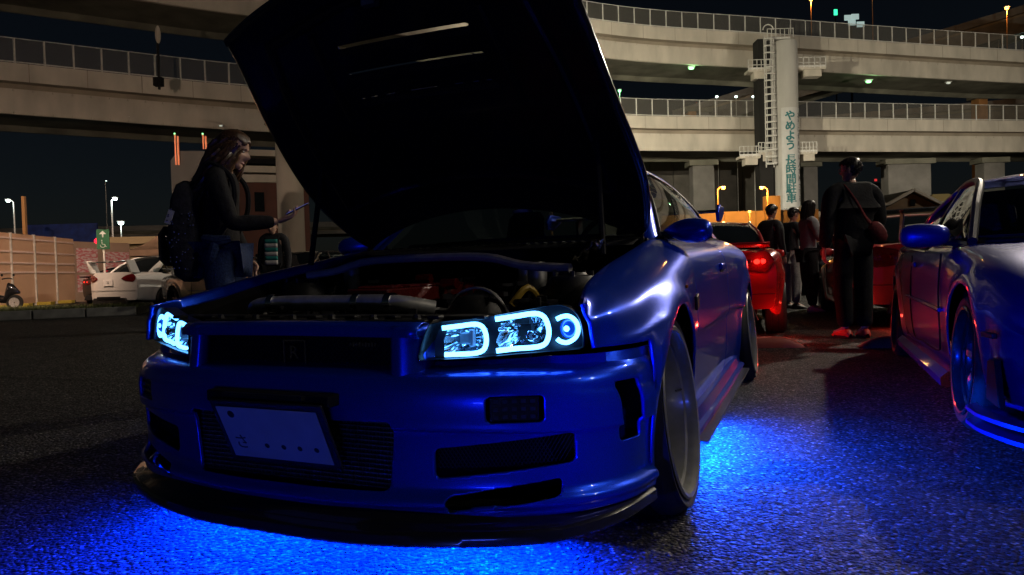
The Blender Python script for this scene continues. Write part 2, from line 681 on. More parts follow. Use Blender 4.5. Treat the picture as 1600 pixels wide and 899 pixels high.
PLAN = [(0, -.815), (.2, -.81), (.4, -.775), (.6, -.712), (.74, -.63), (.82, -.54), (.866, -.45), (.891, -.342)]
PLAN_F = [(-x, y) for x, y in PLAN[:0:-1]] + PLAN
NP = 300
_pl = spl(PLAN_F, NP)
_tg = np.gradient(_pl, axis=0)
_nm = np.stack([_tg[:, 1], -_tg[:, 0]], 1)
_nm /= np.linalg.norm(_nm, axis=1)[:, None]
BROWS = [(.541, -.095), (.537, -.07), (.529, -.030), (.517, -.007), (.494, .003), (.46, .007), (.41, .004), (.395, .003),
         (.388, -.008), (.36, -.012), (.30, -.014), (.245, -.014), (.228, -.006), (.215, .004), (.200, .006), (.19, -.002), (.175, -.004)]


def bumper_pts(rows, extra=0.0):
    P = []
    for z, off in rows:
        row = []
        for k in range(NP):
            x, y = _pl[k]
            w = min(1, max(0, (z - .2) / .3)) * min(1, max(0, (.548 - z) / .04))
            zz = z - .035 * (x / .85) ** 2 * w + (.02 * (x / .8) ** 2 if z > .54 else 0)
            if z > .5:
                side = max(0, (abs(x) - .72) / .16)
                off2 = off * (1 - .8 * min(1, side))
            else:
                off2 = off
            row.append((x + _nm[k, 0] * (off2 + extra), y + _nm[k, 1] * (off2 + extra), zz))
        P.append(row)
    return P


def bumper_sdf(p):
    x, y, z = p
    a = abs(x)
    if a > .80 and y > -.62:       # tall vent ahead of the wheel
        q = sd_rbox(y + .2 * (z - .41), z, -.470, .405, .044, .080, .012)
        return q
    d = sd_rbox(a * (1 + .35 * (.42 - z)), z, 0, .320, .338, .088, .018)
    d = min(d, sd_rbox(a, z - .10 * (a - .59), .59, .318, .158, .038, .014))
    d = min(d, sd_rbox(a, z - .14 * (a - .59), .59, .222, .128, .021, .012))
    d = min(d, sd_rbox(a, z, .628, .437, .064, .033, .012))
    return d


_rows = spl(BROWS, 84)
bump = MB()
g = cut_grid(bumper_pts(_rows), bumper_sdf, lambda p: (1, 2) if abs(p[0]) > .80 and p[1] > -.62 else (0, 2), .006)
bumper = g.build('front_bumper', BP, hero, angle=50, solid=.010, off=1)
# dark ducts behind the openings
d = MB()
d.grid(bumper_pts([(.50, 0), (.18, 0)], -.14))
d.build('duct_backing', M['matt_black'], hero, solid=.01)
ut = MB().prism([(x * .97, y + .03) for x, y in PLAN_F] + [(.6, -.34), (-.6, -.34)], .176, .182)  # added plate that blocks the light strip from shining into the ducts
ut.build('led_shield', M['matt_black'], hero, smooth=False)
for s in (-1, 1):
    MB().box((s * .665, -.50, .152), (.012, .28, .094)).build('glow_baffle', M['matt_black'], hero, smooth=False)  # added plates that keep the front underglow from spilling sideways
# turn lamps in the bumper
for s in (-1, 1):
    k = int(np.argmin(abs(_pl[:, 0] - s * .628)))
    c = _pl[k] - _nm[k] * .012
    a = math.atan2(_tg[k, 1], _tg[k, 0])
    b = MB().box((c[0], c[1], .437), (.122, .014, .062), rz=a)
    t = b.build('turn_lamp', mat('smoked_lens', (.012, .011, .010), .12, 0, .6, .5, nscale=200, namp=.6), hero, bevel=.004)
    r = MB()
    for i in range(5):
        for j in range(3):
            q = Vector((c[0], c[1], 0)) + Vector((math.cos(a), math.sin(a), 0)) * (-.045 + .0225 * i) - Vector((_nm[k][0], _nm[k][1], 0)) * -.008
            r.box((q.x, q.y, .418 + .019 * j), (.012, .003, .009), rz=a)
    r.build('lens_facet', M['black_plastic'], t)
    # mesh inside the duct
    k2 = int(np.argmin(abs(_pl[:, 0] - s * .58)))
    c2 = _pl[k2] - _nm[k2] * .07
    a2 = math.atan2(_tg[k2, 1], _tg[k2, 0])
    w = MB()
    T = Matrix.Translation((c2[0], c2[1], .318)) @ Matrix.Rotation(a2, 4, 'Z')
    for i in range(34):
        for sg in (-1, 1):
            x0 = -.17 + i * .01
            w.bar(T @ Vector((x0, 0, -.04)), T @ Vector((x0 + sg * .05, 0, .04)), .0016, .0016)
    tag(w.build('duct_mesh', M['black_plastic'], hero, smooth=False), kind='stuff')
# parting line of the lower bumper, a thin raised blade on each side
# intercooler behind the central opening
ic = MB().box((0, -.735, .322), (.70, .03, .20))
cooler = ic.build('intercooler', M['black_plastic'], hero)
fins = MB()
for i in range(16):
    z = .232 + i * .0118
    fins.box((0, -.757, z), (.66, .012, .0034))
for i in range(60):
    fins.box((-.33 + i * .0112, -.752, .322), (.0012, .008, .186))
fm = mat('cooler_fins', (.30, .31, .30), .4, .8, nscale=60, namp=.4)
tag(fins.build('cooling_fin', fm, cooler, smooth=False), kind='stuff')

# grille surround, mesh and badge
gs = MB()


def nose_y(x, z=.58):
    return -.768 + .10 * max(0, abs(x) - .05) ** 1.8 + .10 * (z - .58)


xs = [-.395 + .79 * i / 24 for i in range(25)]
top_sec = [(.612, .012), (.614, -.006), (.628, -.008), (.640, .004), (.645, .022), (.640, .05)]
gs.grid([[(x, nose_y(x, z) + o, z + .004 * (1 - (x / .395) ** 2)) for x in xs] for z, o in top_sec], flip=True)
for s in (-1, 1):
    P = []
    for z in np.linspace(.500, .640, 9):
        row = []
        lean = (.64 - z) * .10
        for xo, o in ((.318, .03), (.320, .0), (.330, -.008), (.350, -.004), (.375, .012), (.388, .03), (.396, .07)):
            row.append((s * (xo + lean * .4), nose_y(xo, z) + o, z))
        P.append(row)
    gs.grid(P, flip=(s > 0))
gs.build('grille_surround', BP, hero, angle=60, solid=.004)
gr = MB().box((0, -.715, .565), (.66, .012, .115))
grille = gr.build('grille', M['matt_black'], hero)
w = MB()
for i in range(46):
    x0 = -.34 + i * .0155
    for sg in (-1, 1):
        x1 = x0 + sg * .11
        lo, hi = max(-.325, min(.325, x0)), max(-.325, min(.325, x1))
        if abs(hi - lo) > .01:
            zz0 = .51 + .11 * (lo - x0) / (x1 - x0)
            zz1 = .51 + .11 * (hi - x0) / (x1 - x0)
            w.bar((lo, -.730, zz0), (hi, -.730, zz1), .0022, .0022)
tag(w.build('grille_mesh', M['black_plastic'], grille, smooth=False), kind='stuff')
Tb = Matrix.Translation((.0, -.742, .566)) @ Matrix.Rotation(R(90), 4, 'X')
bd = mat('badge_chrome', (.55, .55, .58), .25, 1.0, nscale=60, namp=.2)
text_mesh('badge', 'R', .05, bd, grille, Tb, .004)
fr = MB()
for a, b in (((-.036, -.033), (.036, -.033)), ((-.036, .033), (.036, .033)), ((-.036, -.033), (-.036, .033)), ((.036, -.033), (.036, .033))):
    fr.bar((a[0], -.741, .566 + a[1]), (b[0], -.741, .566 + b[1]), .004, .004)
fr.build('badge_frame', bd, grille)
nb = MB()
for i in range(9):
    nb.box((.185 + i * .0095, -.741, .592), (.0055, .004, .008 + .004 * (i % 2)))
nb.build('badge_strip', bd, grille)

# number plate in a dark frame, leaning back at its foot
Tp = Matrix.Translation((.012, -.845, .366)) @ Matrix.Rotation(R(24), 4, 'X')
pl = MB()
pl.prism([(-.182, -.098), (.182, -.098), (.182, .098), (-.182, .098)], -.010, -.002, Tp @ Matrix.Rotation(R(90), 4, 'X'))
frame = pl.build('plate_frame', M['black_plastic'], hero, bevel=.003)
p2 = MB().prism([(-.163, -.080), (.163, -.080), (.163, .080), (-.163, .080)], -.002, .001, Tp @ Matrix.Rotation(R(90), 4, 'X'))
plate = p2.build('number_plate', mat('plate_white', (.72, .72, .70), .4, 0, .5, nscale=14, namp=.07, bump=.05), hero, bevel=.002)
pk = mat('plate_ink', (.015, .03, .02), .5)
dots = MB()
for x in (-.055, .0, .052, .105):
    dots.lathe([(0, .0016), (.0075, .0016), (.0075, .001)], 14, 'Z')
    n = 14 * 3
    Tm = Tp @ Matrix.Rotation(R(90), 4, 'X') @ Matrix.Translation((x + .02, -.036, .0))
    for k in range(len(dots.v) - n, len(dots.v)):
        dots.v[k] = tuple(Tm @ Vector(dots.v[k]))
dots.build('plate_dot', pk, plate)
text_mesh('plate_letter', 'さ', .05, pk, plate, Tp @ Matrix.Rotation(R(90), 4, 'X') @ Matrix.Translation((-.118, -.032, .0016)), .0003)
bl = MB().lathe([(0, .0016), (.011, .0016), (.011, .001)], 14, 'Z')
bl.v = [tuple(Tp @ Matrix.Rotation(R(90), 4, 'X') @ Matrix.Translation((-.118, .058, 0)) @ Vector(v)) for v in bl.v]
bl.build('plate_bolt', pk, plate)
hd = MB()
hd.box((.0, -.86, .470), (.26, .03, .012))
for i in range(40):
    hd.box((-.12 + i * .006, -.876, .470), (.003, .003, .006))
hd.build('plate_bracket', M['black_plastic'], hero)
hb = MB().box((.0, -.835, .462), (.40, .05, .03))
hb.build('bracket_cover', M['matt_black'], hero, bevel=.004)

# carbon splitter
SP = [(0, -.872), (.26, -.862), (.5, -.800), (.70, -.705), (.80, -.605), (.855, -.50), (.895, -.36)]
SPF = spl([(-x, y) for x, y in SP[:0:-1]] + SP, 90)
sec = []
for i, (x, y) in enumerate(SPF):
    q = abs(x) / .895
    in_ = Vector((0, -.1, 0)) - Vector((x, y, 0))
    in_ = in_.normalized()
    lift = .018 * max(0, (q - .72) / .28) ** 2
    row = []
    for o, z in ((.16, .125), (.02, .118), (.004, .120), (0, .126), (.003, .148), (.012, .156), (.030, .160), (.050, .176), (.062, .190)):
        row.append((x + in_.x * o, y + in_.y * o, z + lift))
    sec.append(row)
sp = MB().grid(sec, flip=True)
split = sp.build('splitter', M['carbon'], hero, angle=40)
# headlamps
HO = [(.389, .554), (.387, .566), (.408, .640), (.429, .648), (.522, .656), (.626, .672), (.678, .681), (.712, .681), (.739, .665),
      (.755, .635), (.761, .575), (.752, .569), (.627, .563), (.524, .557)]
H1 = [(.435, .632), (.475, .636), (.512, .639), (.527, .630), (.535, .603), (.531, .577), (.516, .568), (.480, .566), (.442, .566)]
H2 = [(.554, .650), (.600, .656), (.647, .661), (.666, .650), (.676, .616), (.670, .587), (.653, .578), (.601, .575), (.558, .571)]
H3 = [(.693, .645), (.705, .651), (.721, .652), (.737, .639), (.743, .618), (.737, .598), (.719, .586), (.703, .589), (.695, .596)]


def hy(x, z, o=0.0):
    """Front face of the headlamp at (x, z), o metres behind it."""
    return -.74 + (x - .398) * .50 + .12 * (z - .556) + o


lens_edge = mat('lamp_housing_black', (.012, .013, .016), .3, 0, .5, nscale=50, namp=.2)
for s in (-1, 1):
    b = MB()
    out = spl(HO + [HO[0]], 90)[:-1]
    ca = np.mean(out, axis=0)
    rings = []
    for sc_, o in ((1.0, .0), (.985, -.002), (.965, .004), (.96, .055), (.0, .06)):
        rings.append([(s * (ca[0] + (x - ca[0]) * sc_), hy(ca[0] + (x - ca[0]) * sc_, ca[1] + (z - ca[1]) * sc_, o), ca[1] + (z - ca[1]) * sc_) for x, z in out])
    rings = [r_ + [r_[0]] for r_ in rings]
    b.grid(rings, flip=(s > 0))
    hl = b.build('headlight', lens_edge, hero, angle=40, weld=True)
    for H, r_ in ((H1, .0062), (H2, .0066), (H3, .0058)):
        pts = [(s * x, hy(x, z, .010), z) for x, z in spl(H, 40)]
        MB().tube(pts, r_, 10).build('light_tube', M['halo'], hl)
    # bowls
    refl = mat('lamp_reflector', (.80, .84, .90), .10, 1.0, nscale=30, namp=.1)
    for (cx, cz, rx, rz_, nflute) in ((.486, .603, .048, .034, 9), (.615, .613, .057, .040, 14)):
        P = []
        for i in range(9):
            a = i / 8
            row = []
            for k in range(49):
                t = 2 * math.pi * k / 48
                ex = abs(math.cos(t)) ** .6 * math.copysign(1, math.cos(t))
                ez = abs(math.sin(t)) ** .6 * math.copysign(1, math.sin(t))
                fl = 1 + .05 * math.sin(t * nflute) * (1 - a)
                x, z = cx + ex * rx * (1 - a * .85) * fl, cz + ez * rz_ * (1 - a * .85) * fl + .16 * (ex * rx) * (1 - a)
                row.append((s * x, hy(x, z, .016 + .045 * a ** .7 + .004 * math.sin(7 * t + 5 * a)), z))
            P.append(row)
        rf = MB().grid(P, flip=(s > 0)).build('reflector', refl, hl, angle=25)
    bu = MB()
    bu.tube([(s * .636, hy(.636, .606, .03), .606), (s * .636, hy(.636, .606, .012), .606)], [.011, .013], 16)
    bu.tube([(s * .636 + .012 * math.cos(t * .314), hy(.636, .606, .011), .606 + .012 * math.sin(t * .314)) for t in range(20)], .0022, 6, closed=True)
    bu.build('bulb_shield', M['chrome'], hl)
    cap = MB()
    cap.box((s * .499, hy(.499, .604, .022), .604), (.012, .02, .045))
    cap.box((s * .482, hy(.482, .604, .03), .604), (.03, .02, .03))
    cap.build('bulb_shroud', mat('shroud_satin', (.30, .34, .40), .45, .3, nscale=60), hl, bevel=.004)
    pj = MB()
    pj.ball((s * .717, hy(.717, .620, .018), .620), (.021, .014, .024), 20, 12)
    pj.build('projector', mat('projector_lens', (.01, .06, .4), .05, 0, .8, 1.0, emit=(.0, .10, .9), estr=.5), hl)
    MB().ball((s * .718, hy(.717, .621, .004), .621), (.0078, .003, .0078), 16, 8).build('projector_spot', M['halo'], hl)
    le = MB()
    pts = [(s * (ca[0] + (x - ca[0]) * .985), hy(x, z, -.004), ca[1] + (z - ca[1]) * .985) for x, z in out]
    inner = [(s * (ca[0] + (x - ca[0]) * .5), hy(ca[0] + (x - ca[0]) * .5, z, -.009), ca[1] + (z - ca[1]) * .5) for x, z in out]
    n = len(pts)
    le.add(pts + inner + [(s * ca[0], hy(ca[0], ca[1], -.010), ca[1])],
           [(i, (i + 1) % n, n + (i + 1) % n, n + i) for i in range(n)] + [(n + i, n + (i + 1) % n, 2 * n) for i in range(n)])
    le.build('lens', M['clear'], hl, angle=60)

# wings (front fenders)
Ze = curve1([-.64, -.53, -.37, -.12, .21, .48, .62], [.668, .695, .727, .78, .831, .872, .888])
Xe = curve1([-.64, -.56, -.5, -.4, -.3, 0, .3, .62], [.780, .762, .744, .718, .704, .70, .695, .69])
Xs = curve1([-.64, -.56, -.47, -.36, -.2, 0, .3, .6], [.770, .788, .838, .876, .892, .897, .884, .868])
AX, AZ, AR = 0.0, .315, .336


def fender_pt_rows(y, n=44):
    xe, ze, xs_ = Xe(y), Ze(y), Xs(y)
    f = .022 * math.exp(-(abs(math.hypot(y, .5 - AZ)) - .2) ** 2 / .02)
    dx = xs_ - xe
    pts = [(xe - (.018 if y > -.48 else .002), ze - .035), (xe, ze), (xe + .34 * dx, ze - .010 - .02 * min(1, max(0, (.14 - dx) / .10))), (xe + .78 * dx, ze - .05), (xe + .97 * dx, ze - .085 - .03 * min(1, dx / .15)),
           (xs_ + .006, min(.62, ze - .13)), (xs_ + .008, .52), (xs_, .42), (xs_ - .012, .28), (xs_ - .02, .17)]
    return spl(pts, n)


def fender_sdf(p):
    y, z = p[1], p[2]
    d = math.hypot(y - AX, z - AZ) - AR
    return d


for s in (-1, 1):
    PU, PL = [], []
    for y in np.linspace(-.565, .565, 104):
        full = fender_pt_rows(y, 400)
        kz = next(i_ for i_, p in enumerate(full) if p[1] < .573 and i_ > 60)
        u_ = (full[kz - 1, 1] - .573) / max(1e-6, full[kz - 1, 1] - full[kz, 1])
        full[kz] = full[kz - 1] + (full[kz] - full[kz - 1]) * min(1, max(0, u_))
        for rows, seg, n_ in ((PU, full[:kz + 1], 40), (PL, full[kz:], 34)):
            if rows is PL and y < -.357:
                continue
            f_ = np.linspace(0, len(seg) - 1, n_)
            q = np.stack([np.interp(f_, np.arange(len(seg)), seg[:, 0]), np.interp(f_, np.arange(len(seg)), seg[:, 1])], 1)
            row = []
            for x, z in q:
                r = math.hypot(y - AX, z - AZ)
                row.append((s * (x + .018 * math.exp(-((r - AR - .02) / .055) ** 2)), y, z))
            rows.append(row)
    fb_ = cut_grid(PU, fender_sdf, (1, 2), .011)
    lo_ = cut_grid(PL, fender_sdf, (1, 2), .012)
    fb_.add(lo_.v, lo_.f)
    fd = fb_.build('fender', BP, hero, angle=45, solid=.010, off=(-1 if s > 0 else 1), weld=True)
    if sum(f.normal.x * s for f in fd.data.polygons) < 0:
        fd.data.flip_normals()
    fd.modifiers['thickness'].offset = -1
    # black vent and lamp behind the wheel
    v = MB()
    v.box((s * .893, .45, .635), (.012, .05, .055), rx=R(14))
    v.build('fender_vent', M['black_plastic'], fd, bevel=.004)
    ml = MB().box((s * .893, .22, .70), (.006, .028, .012))
    ml.build('side_repeater', mat('amber_lens', (.4, .10, .01), .15, 0, .6, nscale=100), fd, bevel=.002)

# doors
Zb = curve1([.55, 1.0, 1.75, 2.4, 3.0, 3.65], [.885, .897, .915, .935, .945, .935])


def side_sec(y, quarter=False):
    zb = Zb(y)
    b = .03 * math.exp(-((y - 2.66) / .42) ** 2) + .006
    tail = .06 * max(0, (y - 2.9) / .7) ** 1.6
    xm = .864 + b - tail
    inn = .70 - tail * .6 + .02 * math.exp(-((y - 2.5) / .5) ** 2)
    return [(inn - .02, zb - .02), (inn, zb), (inn + .045, zb - .012), (xm - .035, zb - .06 - b), (xm - .004, zb - .15), (xm + .004, .62),
            (xm + .007, .512), (xm - .006, .500), (xm - .010, .40), (xm - .016, .28), (xm - .03, .185)]


def side_panel(name, y0, y1, ny, s, sdf=None, solid=.012):
    P = [[(s * x, y, z) for x, z in spl(side_sec(y), 56)] for y in np.linspace(y0, y1, ny)]
    if sdf:
        for row in P:
            for i, (x, y, z) in enumerate(row):
                r = math.hypot(y - 2.665, z - AZ)
                row[i] = (x + s * .016 * math.exp(-((r - AR - .02) / .06) ** 2), y, z)
    g_ = cut_grid(P, sdf, (1, 2), .018) if sdf else MB().grid(P)
    return g_.build(name, BP, hero, angle=40, solid=solid, off=(-1 if s > 0 else 1))


for s in (-1, 1):
    dr = side_panel('door', .574, 1.735, 60, s)
    h = MB()
    h.box((s * .872, 1.50, .765), (.02, .15, .035))
    h.build('door_handle', BP, dr, bevel=.009)
    MB().box((s * .866, 1.50, .75), (.012, .12, .03)).build('handle_recess', M['matt_black'], dr, bevel=.004)
    st = MB().grid([[(s * x_, y, Zb(y) + z_) for y in np.linspace(.66, 2.55, 24)] for x_, z_ in ((.735, -.004), (.735, .008), (.715, .012), (.70, .006))])
    st.build('window_strip', M['black_plastic'], dr)
    side_panel('rear_quarter', 1.743, 3.60, 100, s, lambda p: math.hypot(p[1] - 2.665, p[2] - AZ) - AR)
    sk = MB()
    ys = np.linspace(.352, 2.31, 30)
    sk.grid([[(s * x_, y, z_ - .012 * math.sin((y - .35) / 1.96 * math.pi)) for y in ys] for x_, z_ in
             ((.70, .212), (.80, .212), (.846, .212), (.866, .205), (.874, .18), (.880, .165), (.900, .158), (.905, .148), (.895, .128), (.82, .125))])
    sk.build('side_skirt', BP, hero, angle=35)
    bd_ = MB().grid([[(s * x_, y, z_) for y in (.36, 1.0, 1.8, 2.28)] for x_, z_ in ((.84, .128), (.935, .128), (.935, .118), (.84, .118))])
    bd_.build('skirt_blade', mat('skirt_blade_satin', (.05, .055, .08), .4, .3, .5, .5, nscale=50), hero, smooth=False)

# roof, pillars, glass
RAIL = [(.50, 1.09, 1.250), (.502, 1.4, 1.270), (.502, 1.75, 1.272), (.505, 2.1, 1.255), (.52, 2.36, 1.222)]
RL = spl(RAIL, 24)
rf = MB()
rf.grid([[(x * t, y - .10 * (1 - t * t) * max(0, 1 - (y - 1.09) / .5), z + .028 * (1 - t * t)) for t in np.linspace(-1, 1, 21)] for x, y, z in RL], flip=True)
rf.build('roof', BP, hero, solid=.02, off=1)
for s in (-1, 1):
    a = MB().grid([[(s * x, y, z) for x, y, z in spl(q, 14)] for q in (
        [(.655, .60, .875), (.58, .82, 1.08), (.487, 1.07, 1.256)],
        [(.672, .60, .885), (.600, .82, 1.09), (.500, 1.085, 1.262)],
        [(.700, .64, .890), (.625, .87, 1.09), (.520, 1.115, 1.258)],
        [(.705, .69, .888), (.628, .91, 1.075), (.524, 1.14, 1.245)],
        [(.690, .70, .88), (.61, .91, 1.06), (.50, 1.14, 1.235)])], flip=(s < 0))
    a.build('windscreen_pillar', BP, hero, angle=60)
    rr = MB().grid([[(s * x, y, z) for x, y, z in spl(q, 30)] for q in (
        [(.500, 1.085, 1.262), (.502, 1.4, 1.276), (.502, 1.75, 1.278), (.507, 2.1, 1.262), (.525, 2.38, 1.225)],
        [(.520, 1.10, 1.262), (.524, 1.4, 1.270), (.524, 1.75, 1.272), (.527, 2.1, 1.256), (.545, 2.38, 1.218)],
        [(.526, 1.12, 1.245), (.530, 1.4, 1.252), (.530, 1.75, 1.254), (.533, 2.1, 1.238), (.552, 2.38, 1.200)])], flip=(s < 0))
    rr.build('roof_rail', BP, hero, angle=60)
    cp_ = MB().grid([[(s * x, y, z) for x, y, z in spl(q, 14)] for q in (
        [(.51, 2.30, 1.235), (.555, 2.62, 1.10), (.60, 3.0, .955)],
        [(.545, 2.34, 1.222), (.60, 2.60, 1.10), (.665, 2.98, .955)],
        [(.553, 2.22, 1.20), (.625, 2.45, 1.10), (.70, 2.85, .945)],
        [(.560, 2.10, 1.18), (.645, 2.32, 1.06), (.705, 2.55, .945)])], flip=(s < 0))
    cp_.build('rear_pillar', BP, hero, angle=60)
    gl = MB().grid([[(s * x, y, z) for x, y, z in spl(q, 16)] for q in (
        [(.695, .80, .90), (.705, 1.5, .92), (.70, 2.5, .945)],
        [(.655, .92, .99), (.65, 1.5, 1.06), (.66, 2.34, 1.04)],
        [(.60, 1.0, 1.10), (.585, 1.5, 1.18), (.61, 2.24, 1.13)],
        [(.522, 1.14, 1.245), (.528, 1.6, 1.256), (.55, 2.14, 1.225)])], flip=(s < 0))
    gl.build('side_window', M['glass'], hero, angle=60)
    sl = MB().tube([(s * x, y, z) for x, y, z in spl([(.71, .72, .895), (.632, .93, 1.08), (.530, 1.16, 1.24), (.535, 1.6, 1.25), (.54, 2.1, 1.232), (.62, 2.36, 1.12), (.70, 2.56, .945)], 40)], .007, 6)
    sl.build('window_seal', mat('seal_trim', (.10, .10, .095), .35, .3, nscale=60), hero)
    # mirror
    mr_ = MB()
    prof = spl([(.0, 0), (.25, .62), (.55, .95), (.85, .90), (1.0, .62), (1.06, .0)], 12)
    P = []
    for u, w_ in prof:
        row = []
        for k in range(17):
            t = 2 * math.pi * k / 16
            row.append((s * (.715 + .20 * u), .75 - .05 * u + .065 * w_ * math.cos(t) * (1.0 if math.cos(t) < 0 else .55), .925 + .055 * w_ * math.sin(t) - .01 * u))
        P.append(row)
    mr_.grid(P, flip=(s < 0))
    mir = mr_.build('door_mirror', BP, hero, angle=60)
    MB().tube([(s * .69, .75, .90), (s * .74, .75, .905), (s * .80, .75, .915)], [.022, .02, .018], 8).build('mirror_stalk', M['black_plastic'], mir)
ws = MB().grid([[(x * t, y - dy * (1 - t * t), z + .012 * (1 - t * t)) for t in np.linspace(-1, 1, 19)]
                for x, y, z, dy in ((.665, .59, .872, .10), (.60, .80, 1.05, .07), (.535, .98, 1.18, .05), (.49, 1.085, 1.252, .04))], flip=True)
ws.build('windscreen', M['glass'], hero, angle=60)
rw = MB().grid([[(x * t, y + .05 * (1 - t * t), z + .02 * (1 - t * t)) for t in np.linspace(-1, 1, 13)]
                for x, y, z in ((.51, 2.34, 1.228), (.56, 2.62, 1.11), (.60, 3.0, .955))])
rw.build('rear_window', M['glass'], hero, angle=60)
bt = MB().grid([[(x * t, y, z + .012 * (1 - t * t)) for t in np.linspace(-1, 1, 11)] for x, y, z in
                ((.68, 2.97, .955), (.67, 3.3, .955), (.66, 3.58, .94), (.70, 3.64, .90), (.78, 3.66, .70), (.80, 3.67, .50), (.78, 3.62, .28))], flip=False)
bt.build('boot', BP, hero, angle=50)
wg = MB()
wg.grid([[(x, y + .04 * abs(x / .66) ** 2, z) for x in np.linspace(-.66, .66, 13)] for y, z in
         ((3.36, 1.195), (3.30, 1.205), (3.18, 1.195), (3.12, 1.175), (3.14, 1.165), (3.30, 1.185), (3.36, 1.195))])
wing = wg.build('rear_wing', M['carbon'], hero, angle=40)
for s in (-1, 1):
    MB().prism([(3.08, 1.10), (3.22, 1.10), (3.40, 1.17), (3.40, 1.225), (3.14, 1.225), (3.06, 1.16)], -.012, .012,
               Matrix(((0, 0, 1, s * .672), (1, 0, 0, 0), (0, 1, 0, 0), (0, 0, 0, 1)))).build('wing_end_plate', BP, wing, bevel=.006)
    MB().bar((s * .48, 3.36, .94), (s * .46, 3.27, 1.18), .02, .12, up=(0, 1, 0)).build('wing_post', M['black_plastic'], wing)

# cabin: dash, seats, wheel
cb = MB()
cb.box((0, .98, .86), (1.22, .30, .12))
cb.box((0, .84, .885), (1.25, .25, .03))
cb.build('dashboard', M['matt_black'], hero, bevel=.02)
for s in (-1, 1):
    se = MB()
    P = []
    for z, w_, t_, y in ((.40, .22, .10, 1.62), (.6, .24, .09, 1.68), (.8, .25, .08, 1.76), (.92, .22, .07, 1.80), (.96, .13, .06, 1.82), (1.10, .12, .06, 1.86), (1.14, .09, .03, 1.87)):
        P.append([(s * .36 + w_ * math.cos(a), y + t_ * math.sin(a), z) for a in np.linspace(0, 2 * math.pi, 17)])
    se.grid(P)
    se.build('seat', M['dark_cloth'], hero, angle=60)
sw = MB().tube([(.36 + .175 * math.cos(a), 1.22 + .06 * math.sin(a), .87 + .17 * math.sin(a)) for a in np.linspace(0, 2 * math.pi, 28)[:-1]], .014, 8, closed=True)
for a in (0, math.pi, -math.pi / 2):
    sw.tube([(.36, 1.20, .87), (.36 + .17 * math.cos(a), 1.22 + .06 * math.sin(a), .87 + .165 * math.sin(a))], .011, 6)
sw.build('steering_wheel', M['black_plastic'], hero)
ub = MB()
ub.box((0, 1.5, .26), (1.36, 4.0, .20))
ub.box((0, 2.0, .30), (1.5, 1.0, .25))
ub.box((0, 2.9, .6), (1.2, 1.3, .5))
ub.build('underbody', M['matt_black'], hero, smooth=False)


# wheels
def wheel(parent, x, y, z, s, rt, rr, width, camber, rimmat, nspk, dish, spk_mat=None, flat=0.0):
    """Cambered wheel: the barrel with its tyre and spokes, outer face at |x|."""
    Tm = Matrix.Translation((x, y, z)) @ Matrix.Rotation(R(-camber * s), 4, 'Y')
    w = width

    def place(mb):
        mb.v = [tuple(Tm @ Vector(v)) for v in mb.v]
        return mb
    f = s
    barrel = MB().lathe([(rr + .006, -.004 * f), (rr + .010, .004 * f), (rr + .004, .009 * f), (rr - .006, .006 * f), (rr - .010, -.004 * f), (rr - .014, -.012 * f),
                         (rr - .016, -.03 * f), (rr - .026, -.036 * f), (rr - .030, -.06 * f), (rr - .033, -dish * f * .8),
                         (rr - .048, -dish * f * .86), (rr - .052, -dish * f), (rr - .05, -w * f)], 56, 'X')
    o = place(barrel).build('wheel', rimmat, parent, angle=30)
    ty = MB().lathe([(rr + .002, -.010 * f), (rr + .014, -.002 * f), (rr + .026, .003 * f), ((rr + rt) / 2 + .004, .004 * f), (rt - .018, -.012 * f), (rt - .006, -.024 * f),
                     (rt, -.042 * f), (rt + .001, -.080 * f), (rt - .006, -.083 * f), (rt - .006, -.090 * f), (rt + .001, -.093 * f), (rt + .001, -(w - .08) * f),
                     (rt - .006, -(w - .077) * f), (rt - .006, -(w - .070) * f), (rt, -(w - .066) * f), (rt - .002, -(w - .03) * f), (rt - .02, -(w - .006) * f), (rr + .004, -w * f)], 64, 'X')
    place(ty).build('tyre', M['rubber'], o, angle=35)
    hub = MB().lathe([(0, -(dish - .012) * f), (.030, -(dish - .012) * f), (.034, -(dish) * f), (.072, -(dish) * f), (.078, -(dish + .02) * f)], 24, 'X')
    for k in range(5):
        a = 2 * math.pi * k / 5 + .3
        hub.tube([(-(dish + .002) * f, .056 * math.cos(a), .056 * math.sin(a)), (-(dish - .014) * f, .056 * math.cos(a), .056 * math.sin(a))], .0085, 6)
    place(hub).build('hub', spk_mat or rimmat, o)
    for k in range(nspk):
        a = 2 * math.pi * k / nspk + .2
        ca_, sa_ = math.cos(a), math.sin(a)
        P = []
        for t in np.linspace(0, 1, 6):
            r_ = .062 + (rr - .05 - .062) * t
            hw = .030 - .010 * math.sin(math.pi * t) if nspk < 7 else .014
            dep = dish - .0 - .02 * t * (1 - t) * 4
            P.append([(-(dep + .03) * f, r_ * ca_ - hw * sa_, r_ * sa_ + hw * ca_), (-dep * f, r_ * ca_ - hw * .8 * sa_, r_ * sa_ + hw * .8 * ca_),
                      (-dep * f, r_ * ca_ + hw * .8 * sa_, r_ * sa_ - hw * .8 * ca_), (-(dep + .03) * f, r_ * ca_ + hw * sa_, r_ * sa_ - hw * ca_)])
        place(MB().grid(P)).build('spoke', spk_mat or rimmat, o)
    disc = MB().lathe([(.06, -(dish + .06) * f), (.165, -(dish + .06) * f), (.165, -(dish + .085) * f)], 40, 'X')
    place(disc).build('brake_disc', M['steel'], o)
    vl = MB().tube([(-.035 * f, (rr - .03) * .995, .03), (-.05 * f, rr - .055, .03)], .004, 6)
    place(vl).build('valve', M['black_plastic'], o)
    return o


